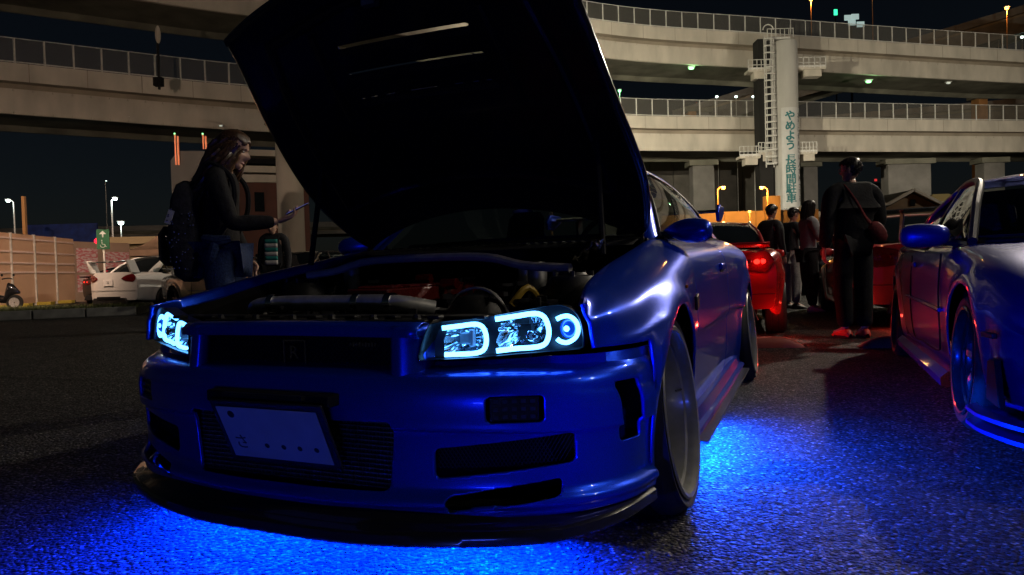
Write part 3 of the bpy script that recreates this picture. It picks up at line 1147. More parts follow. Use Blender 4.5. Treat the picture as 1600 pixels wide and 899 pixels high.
for s in (-1, 1):
    wheel(hero, s * .902, 0, .312, s, .318, .262, .245, 6, M['rim_white'], 6, .12)
    wheel(hero, s * .925, 2.665, .312, s, .318, .262, .265, 5, M['rim_white'], 6, .13)
    # inner arch
    for yc in (0, 2.665):
        al = MB().lathe([(AR + .02, s * .62), (AR + .02, s * .86)], 24, 'X', (0, yc, AZ), -.3, math.pi + .3)
        al.add([(s * .60, yc + (AR + .03) * math.cos(a), AZ + (AR + .03) * math.sin(a)) for a in np.linspace(0, 2 * math.pi, 24, endpoint=False)], [tuple(range(24))])
        al.build('arch_liner', M['matt_black'], hero)

# engine bay
bay = MB()
bay.box((0, -.02, .44), (1.34, 1.25, .02))
bay.box((0, .60, .66), (1.36, .03, .46))
for s in (-1, 1):
    bay.grid([[(s * .665, y, .44) for y in np.linspace(-.49, .6, 12)], [(s * .672, y, Ze(y) - .06) for y in np.linspace(-.49, .6, 12)],
              [(s * (Xe(y) - .018), y, Ze(y) - .034) for y in np.linspace(-.49, .6, 12)]])
bay.build('engine_bay', M['matt_black'], hero, smooth=False)
rp = MB()
rp.box((0, -.645, .640), (.76, .10, .022))
rp.box((0, -.555, .645), (1.26, .09, .02))
rp.box((0, -.575, .56), (1.26, .02, .17))
for i in range(9):
    rp.box((-.52 + i * .13, -.655, .656), (.035, .03, .010))
rad = rp.build('radiator_panel', M['black_plastic'], hero, bevel=.003)
for i in range(6):
    MB().lathe([(0, .012), (.009, .012), (.011, .004), (.013, 0)], 8, 'Z', (-.34 + .136 * i, -.665, .652)).build('panel_clip', M['black_plastic'], rad)
cc_ = MB()
cc_.grid([[(x * 1.0, y, z) for x in np.linspace(-.66, .66, 12)] for y, z in ((.42, .86), (.52, .885), (.60, .88))])
for i in range(26):
    cc_.box((-.5 + i * .04, .50, .886), (.022, .05, .004))
cc_.build('scuttle', M['black_plastic'], hero)
for s in (-1, 1):
    MB().tube([(s * .1 - .35 * (s > 0), .50, .90), (s * .1 + .1, .44, .905), (s * .1 + .42, .47, .905)], .006, 6).build('wiper', M['matt_black'], hero)
sb = MB().tube(spl([(-.55, -.02, .775), (-.44, .02, .79), (-.32, .04, .822), (-.05, .05, .83), (.22, .04, .822), (.36, .02, .79), (.55, -.02, .775)], 30), .016, 10)
sb.build('strut_bar', mat('bar_dull_alloy', (.42, .40, .37), .42, .5, nscale=40), hero)
for s in (-1, 1):
    tw = MB().lathe([(0, .76), (.045, .76), (.05, .752), (.075, .748), (.085, .73), (.10, .70), (.11, .6)], 24, 'Z', (s * .56, -.03, 0))
    for k in range(5):
        tw.tube([(s * .56 + .065 * math.cos(k * 1.257), -.03 + .065 * math.sin(k * 1.257), .745), (s * .56 + .065 * math.cos(k * 1.257), -.03 + .065 * math.sin(k * 1.257), .765)], .008, 6)
    tw.build('strut_tower', M['black_plastic'], hero)
ip = MB().tube(spl([(-.50, -.30, .60), (-.46, -.40, .665), (-.38, -.42, .682), (-.1, -.42, .684), (.12, -.42, .682), (.22, -.36, .66)], 30), .026, 14)
ip.build('intake_pipe', M['alloy'], hero)
for x in (-.36, -.02, .10):
    MB().lathe([(.0275, -.012), (.031, -.012), (.031, .012), (.0275, .012)], 18, 'X', (x, -.42, .684)).build('hose_clamp', M['chrome'], hero)
ec = MB()
ec.box((-.03, .0, .70), (.16, .72, .05))
for i in range(6):
    ec.box((-.03, -.28 + i * .11, .728), (.14, .07, .012))
ec.build('cam_cover', mat('crackle_red', (.13, .008, .006), .45, .0, .5, nscale=120, namp=.4, bump=.2), hero, bevel=.008)
rc = mat('red_anodised', (.45, .02, .02), .25, .8, nscale=60)
for c in ((-.085, .10, .748), (.085, -.01, .73)):
    MB().tube([(c[0] - .03, c[1], c[2]), (c[0] + .03, c[1], c[2])], .020, 14).build('oil_cap', rc, hero)
dm = MB().ball((.31, -.25, .62), (.10, .09, .085), 26, 14)
dm.build('air_filter', M['black_plastic'], hero)
MB().lathe([(.098, -.012), (.104, -.012), (.104, .012), (.098, .012)], 28, 'Y', (.31, -.25, .62)).build('filter_band', M['steel'], hero)
MB().tube(spl([(.40, -.18, .66), (.44, -.14, .715), (.46, -.10, .68), (.47, -.06, .60)], 12), .012, 8).build('yellow_hose', mat('yellow_silicone', (.45, .30, .04), .5), hero)
for (x, y, z, r_, hgt) in ((.40, .06, .70, .035, .10), (.47, .12, .70, .028, .09), (.30, .20, .72, .03, .08), (-.42, .10, .70, .03, .10), (-.48, .16, .70, .025, .09)):
    MB().lathe([(0, hgt), (r_ * .8, hgt), (r_, hgt - .012), (r_, 0)], 16, 'Z', (x, y, z)).build('canister', M['steel'], hero)
# wiring, hoses and small fittings crowd the bay
rnd = random.Random(3)
hs = MB()
for i in range(44):
    x, y = rnd.uniform(-.58, .58), rnd.uniform(-.5, .4)
    dx, dy = rnd.uniform(-.22, .22), rnd.uniform(-.15, .15)
    z = .60 + .10 * (y + .5) + rnd.uniform(-.02, .05)
    hs.tube(spl([(x, y, z - .06), (x + dx * .3, y + dy * .3, z + .02), (x + dx, y + dy, z + rnd.uniform(-.02, .03))], 8), rnd.uniform(.004, .012), 6)
tag(hs.build('engine_hose', M['black_plastic'], hero), kind='stuff')
ft = MB()
for i in range(90):
    x, y = rnd.uniform(-.6, .6), rnd.uniform(-.55, .42)
    z = .62 + .12 * (y + .5) + rnd.uniform(-.03, .03)
    ft.box((x, y, z), (rnd.uniform(.008, .05), rnd.uniform(.008, .05), rnd.uniform(.006, .03)), rnd.uniform(0, 3))
tag(ft.build('engine_fitting', mat('engine_fittings', (.10, .10, .11), .35, .7, nscale=9, namp=.9), hero, smooth=False), kind='stuff')
ht = MB()
P = []
for i in range(9):
    P.append([(.545 + .016 * i + .004 * math.sin(5 * i + 3 * j), .02 + .022 * j - .02 * i, .80 + .012 * math.sin(i * 1.9 + j * 1.3) + .007 * i) for j in range(7)])
ht.grid(P)
ht.build('heat_wrap', mat('crumpled_foil', (.6, .55, .45), .16, 1.0, nscale=50, namp=.3, bump=.6, bscale=30), hero, smooth=False, solid=.002)

# raised bonnet: hinge at the scuttle, 40 degrees
HA = R(40)
HD = Vector((0, -math.cos(HA), math.sin(HA)))
HN = Vector((0, math.sin(HA), math.cos(HA)))
HH = Vector((0, .60, .90))
Hw = curve1([0, .10, .38, .8, 1.1, 1.2], [.66, .705, .745, .705, .665, .655])


def hood_map(x, s_, n_):
    return HH + Vector((x, 0, 0)) + HD * s_ + HN * n_


def hood_n(x, s_):
    q = min(1, abs(x) / .70)
    return .055 * (1 - q ** 2.2) - .045 * q ** 3 * math.sin(math.pi * min(1, max(0, s_ / 1.15))) - .06 * max(0, s_ - 1.0) ** 2 / .09 * .5


def hood_grid(sdf=None, dn=0.0, inset=0.0):
    P = []
    for i in range(131):
        t = -1 + 2 * i / 130
        row = []
        for j in range(141):
            v = j / 140
            s1 = 1.16 + .14 * (1 - t * t) - inset
            s0 = .0 + .17 * (1 - t * t) + inset
            s_ = s0 + (s1 - s0) * v
            x = t * (Hw(s_) - inset)
            row.append((x, s_, 0))
        P.append(row)
    g_ = cut_grid(P, sdf, (0, 1), .009) if sdf else MB().grid(P)
    g_.v = [tuple(hood_map(x, s_, hood_n(x, s_) + dn)) for x, s_, _ in g_.v]
    return g_


def slot_sdf(p, grow=0.0):
    d = 9
    for sc_, w_, hh in ((1.033, .262, .0075), (.925, .280, .0045), (.815, .287, .0022)):
        d = min(d, sd_rbox(p[0], p[1], .012, sc_, w_ + grow, hh + grow, hh))
    return d


hood = hood_grid(lambda p: slot_sdf(p, .012)).build('bonnet', BP, hero, angle=50, solid=.003)
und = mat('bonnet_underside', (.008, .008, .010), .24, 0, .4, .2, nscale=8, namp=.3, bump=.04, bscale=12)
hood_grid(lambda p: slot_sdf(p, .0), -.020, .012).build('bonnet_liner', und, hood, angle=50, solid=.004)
for s in (-1, 1):
    fl = MB()
    ss = np.linspace(.02, 1.15, 40)
    fl.grid([[hood_map(s * (Hw(v) + dx), v, hood_n(Hw(v), v) + dn) for v in ss] for dx, dn in ((0.0, .001), (.004, -.003), (.002, -.012), (-.012, -.018), (-.03, -.018))])
    fl.build('bonnet_edge', M['black_paint'], hood, angle=60)
fe = MB()
tt = np.linspace(-1, 1, 41)
fe.grid([[hood_map(t * Hw(1.16), 1.16 + .14 * (1 - t * t) + ds, hood_n(t * .66, 1.16 + .14 * (1 - t * t)) + dn) for t in tt] for ds, dn in ((0, .001), (.006, -.004), (.003, -.014), (-.02, -.020))])
fe.build('bonnet_lip', M['black_paint'], hood, angle=60)
rb = MB()
for (pts, r_) in (([(-.60, .30, -.03), (-.3, .36, -.03), (0, .385, -.03), (.3, .36, -.03), (.60, .30, -.03)], .020),
                  ([(-.60, .30, -.03), (-.56, .8, -.03), (-.5, 1.1, -.03)], .016), ([(.60, .30, -.03), (.56, .8, -.03), (.5, 1.1, -.03)], .016),
                  ([(-.5, 1.1, -.03), (0, 1.2, -.035), (.5, 1.1, -.03)], .016),
                  ([(-.36, .72, -.028), (-.34, .95, -.028), (-.32, 1.1, -.028)], .012), ([(.37, .72, -.028), (.355, .95, -.028), (.34, 1.1, -.028)], .012)):
    pp = spl([(x, s_, hood_n(x, s_) + n_) for x, s_, n_ in pts], 24)
    rb.tube([hood_map(*p) for p in pp], r_, 8)
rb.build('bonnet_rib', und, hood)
for (sc_, w_) in ((1.033, .262), (.925, .280), (.815, .287)):
    lv = MB()
    xs_ = np.linspace(-w_ + .012, w_ + .012, 20)
    lv.grid([[hood_map(x, sc_ + ds, hood_n(x, sc_) + dn) for x in xs_] for ds, dn in ((-.030, -.032), (-.010, -.024), (-.008, -.021), (-.028, -.027))])
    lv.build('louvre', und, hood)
la = MB().box(hood_map(0, 1.20, -.02), (.05, .03, .04))
la.build('latch', M['steel'], hood)
for s in (-1, 1):
    MB().tube([hood_map(s * .60, .55, -.03), (s * .63, .10, .82)], .011, 8).build('gas_strut', M['matt_black'], hood)
    MB().bar(hood_map(s * .66, .0, -.01), (s * .665, .56, .83), .012, .05).build('bonnet_hinge', M['matt_black'], hood)

# blue lamps under the sills and behind the splitter
lb = MB()
lb.box((0, -.55, .15), (1.25, .02, .010))
led = lb.build('light_strip', M['led_blue'], hero)
for x_, y_, e_ in ((-.46, -.44, 125), (.02, -.54, 75), (.44, -.46, 180)):
    lamp('underglow_front', 'AREA', (x_, y_, .150), e_, (.0, .022, 1.0), hero, .5, .03, (x_, y_ - .22, 0))
for s in (-1, 1):
    st = MB().box((s * .55, 1.25, .155), (.02, 1.6, .008))
    st.build('light_strip', M['led_blue'], hero)
    lamp('underglow_side', 'AREA', (s * .865, .84, .1165), 260 if s > 0 else 15, (.0, .06, 1.0), hero, .85, .03, (s * 1.0, .84, 0))
# ------------------------------------------------------------------ ground and setting
gnd = MB()
gnd.grid([[(x, y, 0) for x in (-900, -60, -8, 0, 8, 60, 900)] for y in (-60, -4, 0, 6, 14, 40, 1800)])
ground = gnd.build('ground', asphalt_mat(), smooth=False)
tag(ground, kind='structure')

KA, KB = Vector((-26.0, 9.6, 0)), at(214, 492, 15.9)
KB.z = 0
kd = (KB - KA).normalized()
kn = Vector((-kd.y, kd.x, 0))
isl = MB()
A0, B0 = KA, KB
isl.prism([tuple((A0 + kn * .16).xy), tuple((B0 + kn * .16).xy), tuple((B0 + kn * 2.2).xy), tuple((A0 + kn * 12).xy)], 0, .17)
soil = isl.build('verge', mat('verge_soil', (.035, .032, .018), .9, nscale=3, namp=.4, bump=.4, bscale=20), smooth=False)
tag(soil, kind='structure')
ln = (KB - KA).length
nk = int(ln / 1.0)
kroot = bpy.data.objects.new('kerb', None)
link(kroot)
tag(kroot, kind='structure')
km = mat('kerb_concrete', (.14, .14, .13), .85, nscale=4, namp=.3, bump=.3, bscale=25)
kmesh = MB().box((.5, .08, .10), (.985, .16, .20)).build('kerbstone', km, kroot, smooth=False, bevel=.012)
kang = math.atan2(kd.y, kd.x)
for i in range(nk):
    k = kmesh if i == 0 else kmesh.copy()
    if i: link(k, kroot)
    q = KA + kd * (i * ln / nk)
    k.location = (q.x, q.y, 0)
    k.rotation_euler = (0, 0, kang)
gb = MB()
rg = random.Random(5)
for i in range(9000):
    u = rg.random() ** .6
    q = KA + kd * (ln * u) + kn * (.2 + rg.random() ** 1.3 * (2.0 + 8 * (1 - u)))
    h = rg.uniform(.03, .11)
    a = rg.uniform(0, 6.28)
    w_ = .012
    gb.add([(q.x - w_ * math.cos(a), q.y - w_ * math.sin(a), .165), (q.x + w_ * math.cos(a), q.y + w_ * math.sin(a), .165),
            (q.x + rg.uniform(-.04, .04), q.y + rg.uniform(-.04, .04), .165 + h)], [(0, 1, 2)])
tag(gb.build('grass', mat('grass_blades', (.055, .065, .018), .7, nscale=2, namp=.5), smooth=False), kind='stuff')

# ------------------------------------------------------------------ elevated motorway
LINE = [(-110, 20), (-75, 36), (-40.6, 54.6), (-24.3, 63.7), (11.8, 79.6), (31, 83.6), (67, 90), (115, 97)]


def offset_line(L, d):
    L = np.array(L, float)
    t = np.gradient(L, axis=0)
    n = np.stack([-t[:, 1], t[:, 0]], 1)
    n /= np.linalg.norm(n, axis=1)[:, None]
    return L + n * d


def deck(name, label, line, zf, width=9.5, girder=2.4, par=1.45, post=2.0, step=2.0, group=None, fence=True, post_range=None, dim=False, brk=True):
    """Box-girder road deck: parapet panels in front, recessed girder, a fence of posts and wire mesh on top."""
    root = thing(name, label, 'motorway deck', (float(line[0][0]), float(line[0][1]), 0), 0, group)
    off0 = Vector(root.location)
    L = spl(line, 160)
    # by arc length
    s_ = np.r_[0, np.cumsum(np.linalg.norm(np.diff(L, axis=0), axis=1))]
    fx, fy = (lambda t: np.interp(t, s_, L[:, 0])), (lambda t: np.interp(t, s_, L[:, 1]))

    def P(t, d, z):
        e = .5
        tx, ty = fx(t + e) - fx(t - e), fy(t + e) - fy(t - e)
        l = math.hypot(tx, ty)
        return (fx(t) - ty / l * d - off0.x, fy(t) + tx / l * d - off0.y, zf(fx(t)) + z)
    tot = s_[-1]
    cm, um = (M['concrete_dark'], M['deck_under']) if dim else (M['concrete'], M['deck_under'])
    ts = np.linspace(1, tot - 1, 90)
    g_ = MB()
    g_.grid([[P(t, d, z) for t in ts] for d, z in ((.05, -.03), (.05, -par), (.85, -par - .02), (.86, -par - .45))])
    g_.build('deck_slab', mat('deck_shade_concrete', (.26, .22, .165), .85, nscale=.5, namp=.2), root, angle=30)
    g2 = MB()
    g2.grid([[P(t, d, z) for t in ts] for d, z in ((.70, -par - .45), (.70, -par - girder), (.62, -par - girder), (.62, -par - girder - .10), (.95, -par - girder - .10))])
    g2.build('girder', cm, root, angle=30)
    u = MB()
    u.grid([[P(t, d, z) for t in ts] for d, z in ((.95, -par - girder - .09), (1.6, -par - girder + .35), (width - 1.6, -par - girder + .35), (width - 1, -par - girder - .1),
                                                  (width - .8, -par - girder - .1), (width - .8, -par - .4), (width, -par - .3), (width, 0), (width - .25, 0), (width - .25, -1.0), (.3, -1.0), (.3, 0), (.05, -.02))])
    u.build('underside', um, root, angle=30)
    if brk:
        b = MB()
        for t in np.arange(2, tot - 2, 1.35):
            q, q2 = Vector(P(t, .66, -par - .50)), Vector(P(t, .66, -par - .66))
            b.bar(q, q2, .10, .10)
            q, q2 = Vector(P(t, .60, -par - girder + .10)), Vector(P(t, .60, -par - girder - .12))
            b.bar(q, q2, .08, .06)
        tag(b.build('girder_bracket', cm, root, smooth=False), kind='stuff')
    n = int(tot / 4.0)
    for i in range(n):
        t0, t1 = tot * i / n, tot * (i + 1) / n - .05
        m = (t0 + t1) / 2
        if post_range and not (post_range[0] < fx(m) < post_range[1]):
            continue
        p_ = MB()
        tt_ = np.linspace(max(.6, t0), min(tot - .6, t1), 3)
        p_.grid([[P(t, d, z) for t in tt_] for d, z in ((.22, 0), (-.02, 0), (-.02, -par + .0), (.05, -par), (.22, -par))])
        p_.build('parapet_panel', cm, root, smooth=False)
    if fence:
        for t in np.arange(1.2, tot - 1.2, step):
            if post_range and not (post_range[0] < fx(t) < post_range[1]):
                continue
            MB().bar(P(t, .10, 0), P(t, .10, post), .11, .11).build('fence_post', M['galv'], root, smooth=False)
        r_ = MB()
        tt_ = ts[(fx(ts) > (post_range[0] if post_range else -999)) & (fx(ts) < (post_range[1] if post_range else 999))]
        r_.tube([P(t, .10, post) for t in tt_], .035, 6)
        r_.tube([P(t, .10, .12) for t in tt_], .05, 6)
        r_.build('fence_rail', M['galv'], root)
        s2 = MB().grid([[P(t, .11, z) for t in tt_] for z in (.12, post)])
        s2.build('fence_mesh', fence_m, root)
    return root, P, fx, fy, tot


fence_m = mesh_screen_mat('fence_wire_mesh', (.20, .19, .16), .30)
deck('motorway_deck', 'upper curved motorway deck with wire fence crossing behind the raised bonnet', LINE,
     lambda x: 29.2 if x < 8 else 29.2 - 1.7 * min(1, (x - 8) / 60), group='stacked motorway decks', post_range=(4, 76))
deck('motorway_deck', 'lower curved motorway deck with wire fence passing behind the lettered column', LINE, lambda x: 18.5,
     group='stacked motorway decks', post_range=(-46, 76))
# a further ramp climbing to the right, beyond the upper deck
ra = [(30, 128), (60, 121), (95, 114), (140, 104)]
deck('motorway_ramp', 'dim ramp climbing to the right above and beyond the upper deck', ra, lambda x: 36.5 + (x - 60) * .235, girder=3.0, par=1.2,
     fence=False, dim=True, post_range=(20, 150), brk=False)
rb_ = [(-10, 112), (20, 116), (60, 118), (110, 112)]
deck('motorway_ramp', 'dim ramp glimpsed between the two decks behind their fences', rb_, lambda x: 23 + (x + 10) * .045, girder=2.2, par=1.0,
     fence=False, dim=True, post_range=(-12, 115), brk=False)
rc_ = [(-95, 52), (-62, 68), (-40, 80), (-26, 92)]
deck('motorway_ramp', 'long dark low ramp far off behind the hoarding', [(-150, 82), (-90, 88), (-45, 92), (-15, 95)], lambda x: 8.2, girder=.8, par=.7, fence=False, dim=True,
     post_range=(-140, -15), brk=False)

# the lettered column with ladder cage and inspection platforms
cpos = at(1228, 200, 81.0)
colm = thing('motorway_column', 'tall white round column with teal vertical Japanese lettering and a caged ladder', 'column', (cpos.x, cpos.y, 0), 0)
CR, CH = 1.40, 26.6
sh = MB().lathe([(CR, 0), (CR, CH - .3), (CR - .06, CH - .05), (CR - .5, CH), (0, CH)], 40, 'Z')
shaft = sh.build('shaft', mat('column_white_paint', (.40, .39, .36), .6, 0, .3, nscale=.7, namp=.12, bump=.06, bscale=4, stretch=(1, 1, .2)), colm)
wr = MB().lathe([(CR + .012, 3.2), (CR + .02, 3.25), (CR + .02, 18.7), (CR + .012, 18.75)], 40, 'Z', (0, 0, 0), R(228), R(362))
wr.build('lettering_sheet', mat('lettering_sheet_white', (.47, .47, .455), .5, 0, .4, nscale=2, namp=.06), colm)


def curved_text(body, z_top, pitch, size, ang, material, name, bold=0.0):
    z = z_top
    for ch in body:
        if ch != ' ':
            o = text_mesh(name, ch, size, material, colm, Matrix.Identity(4), .004)
            for v in o.data.vertices:
                a = ang + v.co.x / CR
                rr_ = CR + .032 + v.co.z
                v.co = Vector((rr_ * math.cos(a), rr_ * math.sin(a), z + v.co.y))
            if bold:
                md = o.modifiers.new('weight', 'SOLIDIFY')
                md.thickness = bold
                md.offset = 0
        z -= pitch if ch != ' ' else pitch * .45


teal = mat('lettering_teal', (.012, .15, .16), .5, nscale=3, namp=.1)
inkk = mat('lettering_black', (.02, .02, .022), .5, nscale=3, namp=.1)
curved_text('やめよう 長時間駐車', 17.7, 1.125, 1.22, R(-92), teal, 'teal_letter', .09)
curved_text('本当に停めたい人が困ってる', 17.8, .80, .82, R(-36), inkk, 'black_letter')
for i, ch in enumerate('神奈川県'):
    o = text_mesh('small_letter', ch, .50, inkk, colm, Matrix.Identity(4), .004)
    for v in o.data.vertices:
        a = R(-92) + (v.co.x + (i - 1.2) * .55) / CR
        v.co = Vector(((CR + .032) * math.cos(a), (CR + .032) * math.sin(a), 6.9 + v.co.y))
# ladder and cage on its left side
ld = MB()
lx, ly = -CR - .75, -.6
for dx in (-.45, .45):
    ld.bar((lx + dx, ly, 12.0), (lx + dx, ly, 27.2), .10, .10)
ld.build('ladder_rail', M['galv'], colm, smooth=False)
for i in range(19):
    z = 12.3 + i * .80
    MB().tube([(lx + .55 * math.cos(a) , ly - .15 - .62 * abs(math.sin(a)), z) for a in np.linspace(0, math.pi, 9)], .065, 6).build('cage_hoop', M['galv'], colm)
    MB().bar((lx - .45, ly, z + .2), (lx + .75 + .2, ly, z + .2), .09, .14).build('ladder_rung', M['galv'], colm, smooth=False)
for a in (.6, 1.57, 2.5):
    MB().bar((lx + .55 * math.cos(a), ly - .15 - .62 * math.sin(a), 12.3), (lx + .55 * math.cos(a), ly - .15 - .62 * math.sin(a), 26.8), .06, .06).build('cage_bar', M['galv'], colm, smooth=False)
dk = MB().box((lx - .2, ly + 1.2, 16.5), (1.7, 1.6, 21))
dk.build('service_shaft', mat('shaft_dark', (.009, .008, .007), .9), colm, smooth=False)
for (x0, x1, z, nm) in ((-4.4, -1.9, 23.3, 0), (1.35, 4.6, 23.4, 0), (-5.6, -3.2, 13.3, 0), (-3.4, -1.6, 13.7, 0), (1.3, 3.4, 13.6, 0)):
    pf = MB()
    pf.box(((x0 + x1) / 2, .3, z), (x1 - x0, 1.5, .28))
    pf.box(((x0 + x1) / 2 + .2, .3, z - .5), ((x1 - x0) * .6, 1.2, .8))
    pb = pf.build('inspection_platform', M['concrete'], colm, smooth=False)
    rl = MB()
    for z2 in (.65, 1.25):
        rl.bar((x0, -.42, z + z2), (x1, -.42, z + z2), .07, .07)
    n = 5
    for i in range(n + 1):
        xx = x0 + (x1 - x0) * i / n
        rl.bar((xx, -.42, z), (xx, -.42, z + 1.25), .07, .07)
    rl.bar((x0, -.42, z + .2), (x1, -.42, z + .2), .05, .30)
    tag(rl.build('guard_rail', M['galv'], pb, smooth=False), kind='stuff')
cr = MB()
cr.box((-.9, .5, 26.9), (2.6, 2.4, .25))
for i in range(7):
    cr.bar((-2.2 + i * .5, -.6, 27), (-2.2 + i * .5, -.6, 28.0), .06, .06)
cr.bar((-2.2, -.6, 28), (.9, -.6, 28), .06, .06)
cr.tube([(-2.1 + .6 * math.cos(a), -.6, 27.9 + .6 * math.sin(a)) for a in np.linspace(0, math.pi, 9)], .06, 6)
cr.build('top_landing', M['galv'], colm, smooth=False)

# other piers
PIERS = [  # px centre, depth, width px, z top, material, label
    (457, 62.0, 40, 14.2, 'concrete', 'round beige pier below the lower deck beside the raised bonnet', 1),
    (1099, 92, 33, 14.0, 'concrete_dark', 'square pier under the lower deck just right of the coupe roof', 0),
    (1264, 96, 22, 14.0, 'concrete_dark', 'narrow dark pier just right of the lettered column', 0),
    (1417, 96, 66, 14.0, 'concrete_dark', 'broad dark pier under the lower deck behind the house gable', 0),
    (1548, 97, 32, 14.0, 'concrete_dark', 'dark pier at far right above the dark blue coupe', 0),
    (1084, 112, 13, 25.6, 'rust', 'orange pier between the two decks left of the lettered column', 0),
    (1533, 108, 13, 25.6, 'rust', 'orange pier between the two decks near the right edge', 0),
    (1100, 113, 20, 25.6, 'concrete_dark', 'dark pier between the decks beside the orange pier', 0),
]
M['rust'] = mat('ochre_paint', (.40, .20, .07), .7, nscale=.8, namp=.2)
for px, dep, wpx, zt, mt, lab, rnd_ in PIERS:
    c = at(px, 400, dep)
    r_ = wpx * dep / CAM_F / 2
    pr = thing('motorway_pier', lab, 'pier', (c.x, c.y, 0), 0, 'piers under the motorway')
    b = MB()
    if rnd_:
        b.lathe([(r_, 0), (r_, zt), (0, zt)], 28, 'Z')
    else:
        b.box((0, 0, zt / 2), (r_ * 2, 2.0, zt))
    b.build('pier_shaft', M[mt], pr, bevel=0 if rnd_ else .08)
    cap = MB().box((0, 0, zt + .35), (r_ * 2 + 1.0, 2.6, .7))
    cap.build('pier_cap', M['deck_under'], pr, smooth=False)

# wall of tall panels under the deck, right of the coupe
wroot = thing('panel_wall', 'tall dim grey wall of upright panels under the lower deck', 'wall', (at(1080, 400, 108).x, 108, 0), 0)
for i in range(7):
    MB().box((-11.6 + i * 3.6, 0, 9.0), (3.52, .5, 18.0)).build('wall_panel', mat('wall_panel_grey', (.085, .078, .066), .85, nscale=.5, namp=.3), wroot, smooth=False)

# building block and ramp end at left behind the woman
b0 = at(412, 400, 68)
bl_ = thing('service_building', 'brown walled service building with beige banded fascia behind the woman', 'building', (b0.x, b0.y, 0), R(20))
MB().box((0, 3, 5.1), (9.0, 5.5, 10.2)).build('wall', mat('brown_wall', (.085, .030, .020), .8, nscale=.7, namp=.25), bl_, smooth=False)
for i, (z, h, m_) in enumerate(((10.6, .75, 'concrete'), (11.5, .65, 'concrete'), (12.3, .5, 'matt_black'), (13.1, .6, 'concrete'))):
    MB().box((0, 3 - .06 * (i % 2), z), (9.2, 5.9, h)).build('fascia_band', M[m_], bl_, smooth=False)
for (x, z) in ((-.2, 8.3), (-.3, 2.2), (-3.0, 6.6)):
    MB().box((x, .22, z), (.9, .08, 1.9)).build('window', M['dark_glass'], bl_, smooth=False)
MB().box((3.2, .1, 5.1), (1.0, .4, 10.3)).build('pilaster', mat('pilaster_brown', (.28, .15, .08), .8, nscale=1, namp=.2), bl_, smooth=False)
g0 = at(318, 400, 45)
sb_ = thing('stair_tower', 'grey concrete stair tower with two orange lit masts behind the woman', 'tower', (g0.x, g0.y, 0), R(10))
MB().prism([(-1.35, 0), (1.6, 0), (1.6, 8.9), (-.9, 8.9), (-1.35, 8.3)], -1.5, 1.5, Matrix(((1, 0, 0, 0), (0, 0, 1, 0), (0, 1, 0, 0), (0, 0, 0, 1)))).build('wall', mat('tower_concrete', (.07, .068, .064), .85, nscale=.6, namp=.25), sb_, smooth=False)
om = mat('orange_lit_mast', (.75, .25, .10), .5, emit=(1.0, .22, .08), estr=.28)  # weak glow puts the orange light into the masts themselves
for x, z1 in ((-.93, 9.9), (.72, 9.9)):
    m_ = MB().bar((x - .08, -1.6, 8.0 if x < 0 else 9.0), (x - .08, -1.6, z1), .07, .07).bar((x + .08, -1.6, 8.0 if x < 0 else 9.0), (x + .08, -1.6, z1 - .1), .09, .09)
    m_.build('mast', om, sb_, smooth=False)
    MB().ball((x - .09, -1.62, z1 + .05), .05, 8, 6).build('mast_lamp', M['lamp_green'], sb_)

# white site hoarding at left, panel by panel
H0, H1p = at(118, 472, 28.3), at(0, 481, 23.4)
H0.z = H1p.z = 0
hdv = (H1p - H0).normalized()
hroot = thing('site_hoarding', 'pale steel site hoarding of tall ribbed panels at the far left', 'fence', tuple(H0), math.atan2(hdv.y, hdv.x))
hm = mat('hoarding_sheet', (.60, .38, .25), .45, 0, .5, nscale=1.2, namp=.06)  # orange lamplight is put into the colour of the white sheets
for i in range(7):
    x0 = i * 1.42
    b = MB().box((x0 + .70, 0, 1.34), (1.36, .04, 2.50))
    p_ = b.build('hoarding_panel', hm, hroot, smooth=False)
    for z in (2.42, 1.95, 1.55, 1.22):
        MB().box((x0 + .70, .03, z), (1.34, .045, .06)).build('panel_rib', mat('rib_pale', (.78, .60, .54), .45), p_, smooth=False)
    MB().box((x0 + 1.405, .02, 1.3), (.05, .10, 2.62)).build('hoarding_post', M['galv'], hroot, smooth=False)
    MB().box((x0 + 1.40, .35, .06), (.28, .5, .12)).build('ballast_block', mat('ballast_yellow', (.45, .36, .05), .7), hroot, smooth=False, bevel=.02)
q0, q1 = H0, at(206, 470, 31)
q1.z = 0
pdv = (q1 - q0)
h2 = thing('site_hoarding', 'dull pink site hoarding carrying posters behind the white saloon', 'fence', tuple(q0), math.atan2(pdv.y, pdv.x))
for i in range(2):
    w_ = pdv.length / 2
    MB().box((w_ * (i + .5), .02, 1.25), (w_ - .03, .04, 2.5)).build('hoarding_panel', mat('hoarding_pinkish', (.34, .24, .18), .6, nscale=1.2, namp=.15), h2, smooth=False)


def poster_mat():
    m = mat('poster_print', (.58, .44, .44), .6)
    nt = m.node_tree
    b = nt.nodes['Principled BSDF']
    tc = nt.nodes.new('ShaderNodeTexCoord')
    mp = nt.nodes.new('ShaderNodeMapping')
    mp.inputs['Scale'].default_value = (2.2, 1, 6)
    nt.links.new(tc.outputs['Object'], mp.inputs['Vector'])
    nz = nt.nodes.new('ShaderNodeTexNoise')
    nz.inputs['Scale'].default_value = 2.2
    nz.inputs['Detail'].default_value = 8
    nt.links.new(mp.outputs['Vector'], nz.inputs['Vector'])
    rp = nt.nodes.new('ShaderNodeValToRGB')
    e = rp.color_ramp.elements
    e[0].position, e[0].color = .46, (.55, .16, .18, 1)
    e[1].position, e[1].color = .54, (.62, .50, .50, 1)
    nt.links.new(nz.outputs['Fac'], rp.inputs['Fac'])
    nt.links.new(rp.outputs['Color'], b.inputs['Base Color'])
    return m


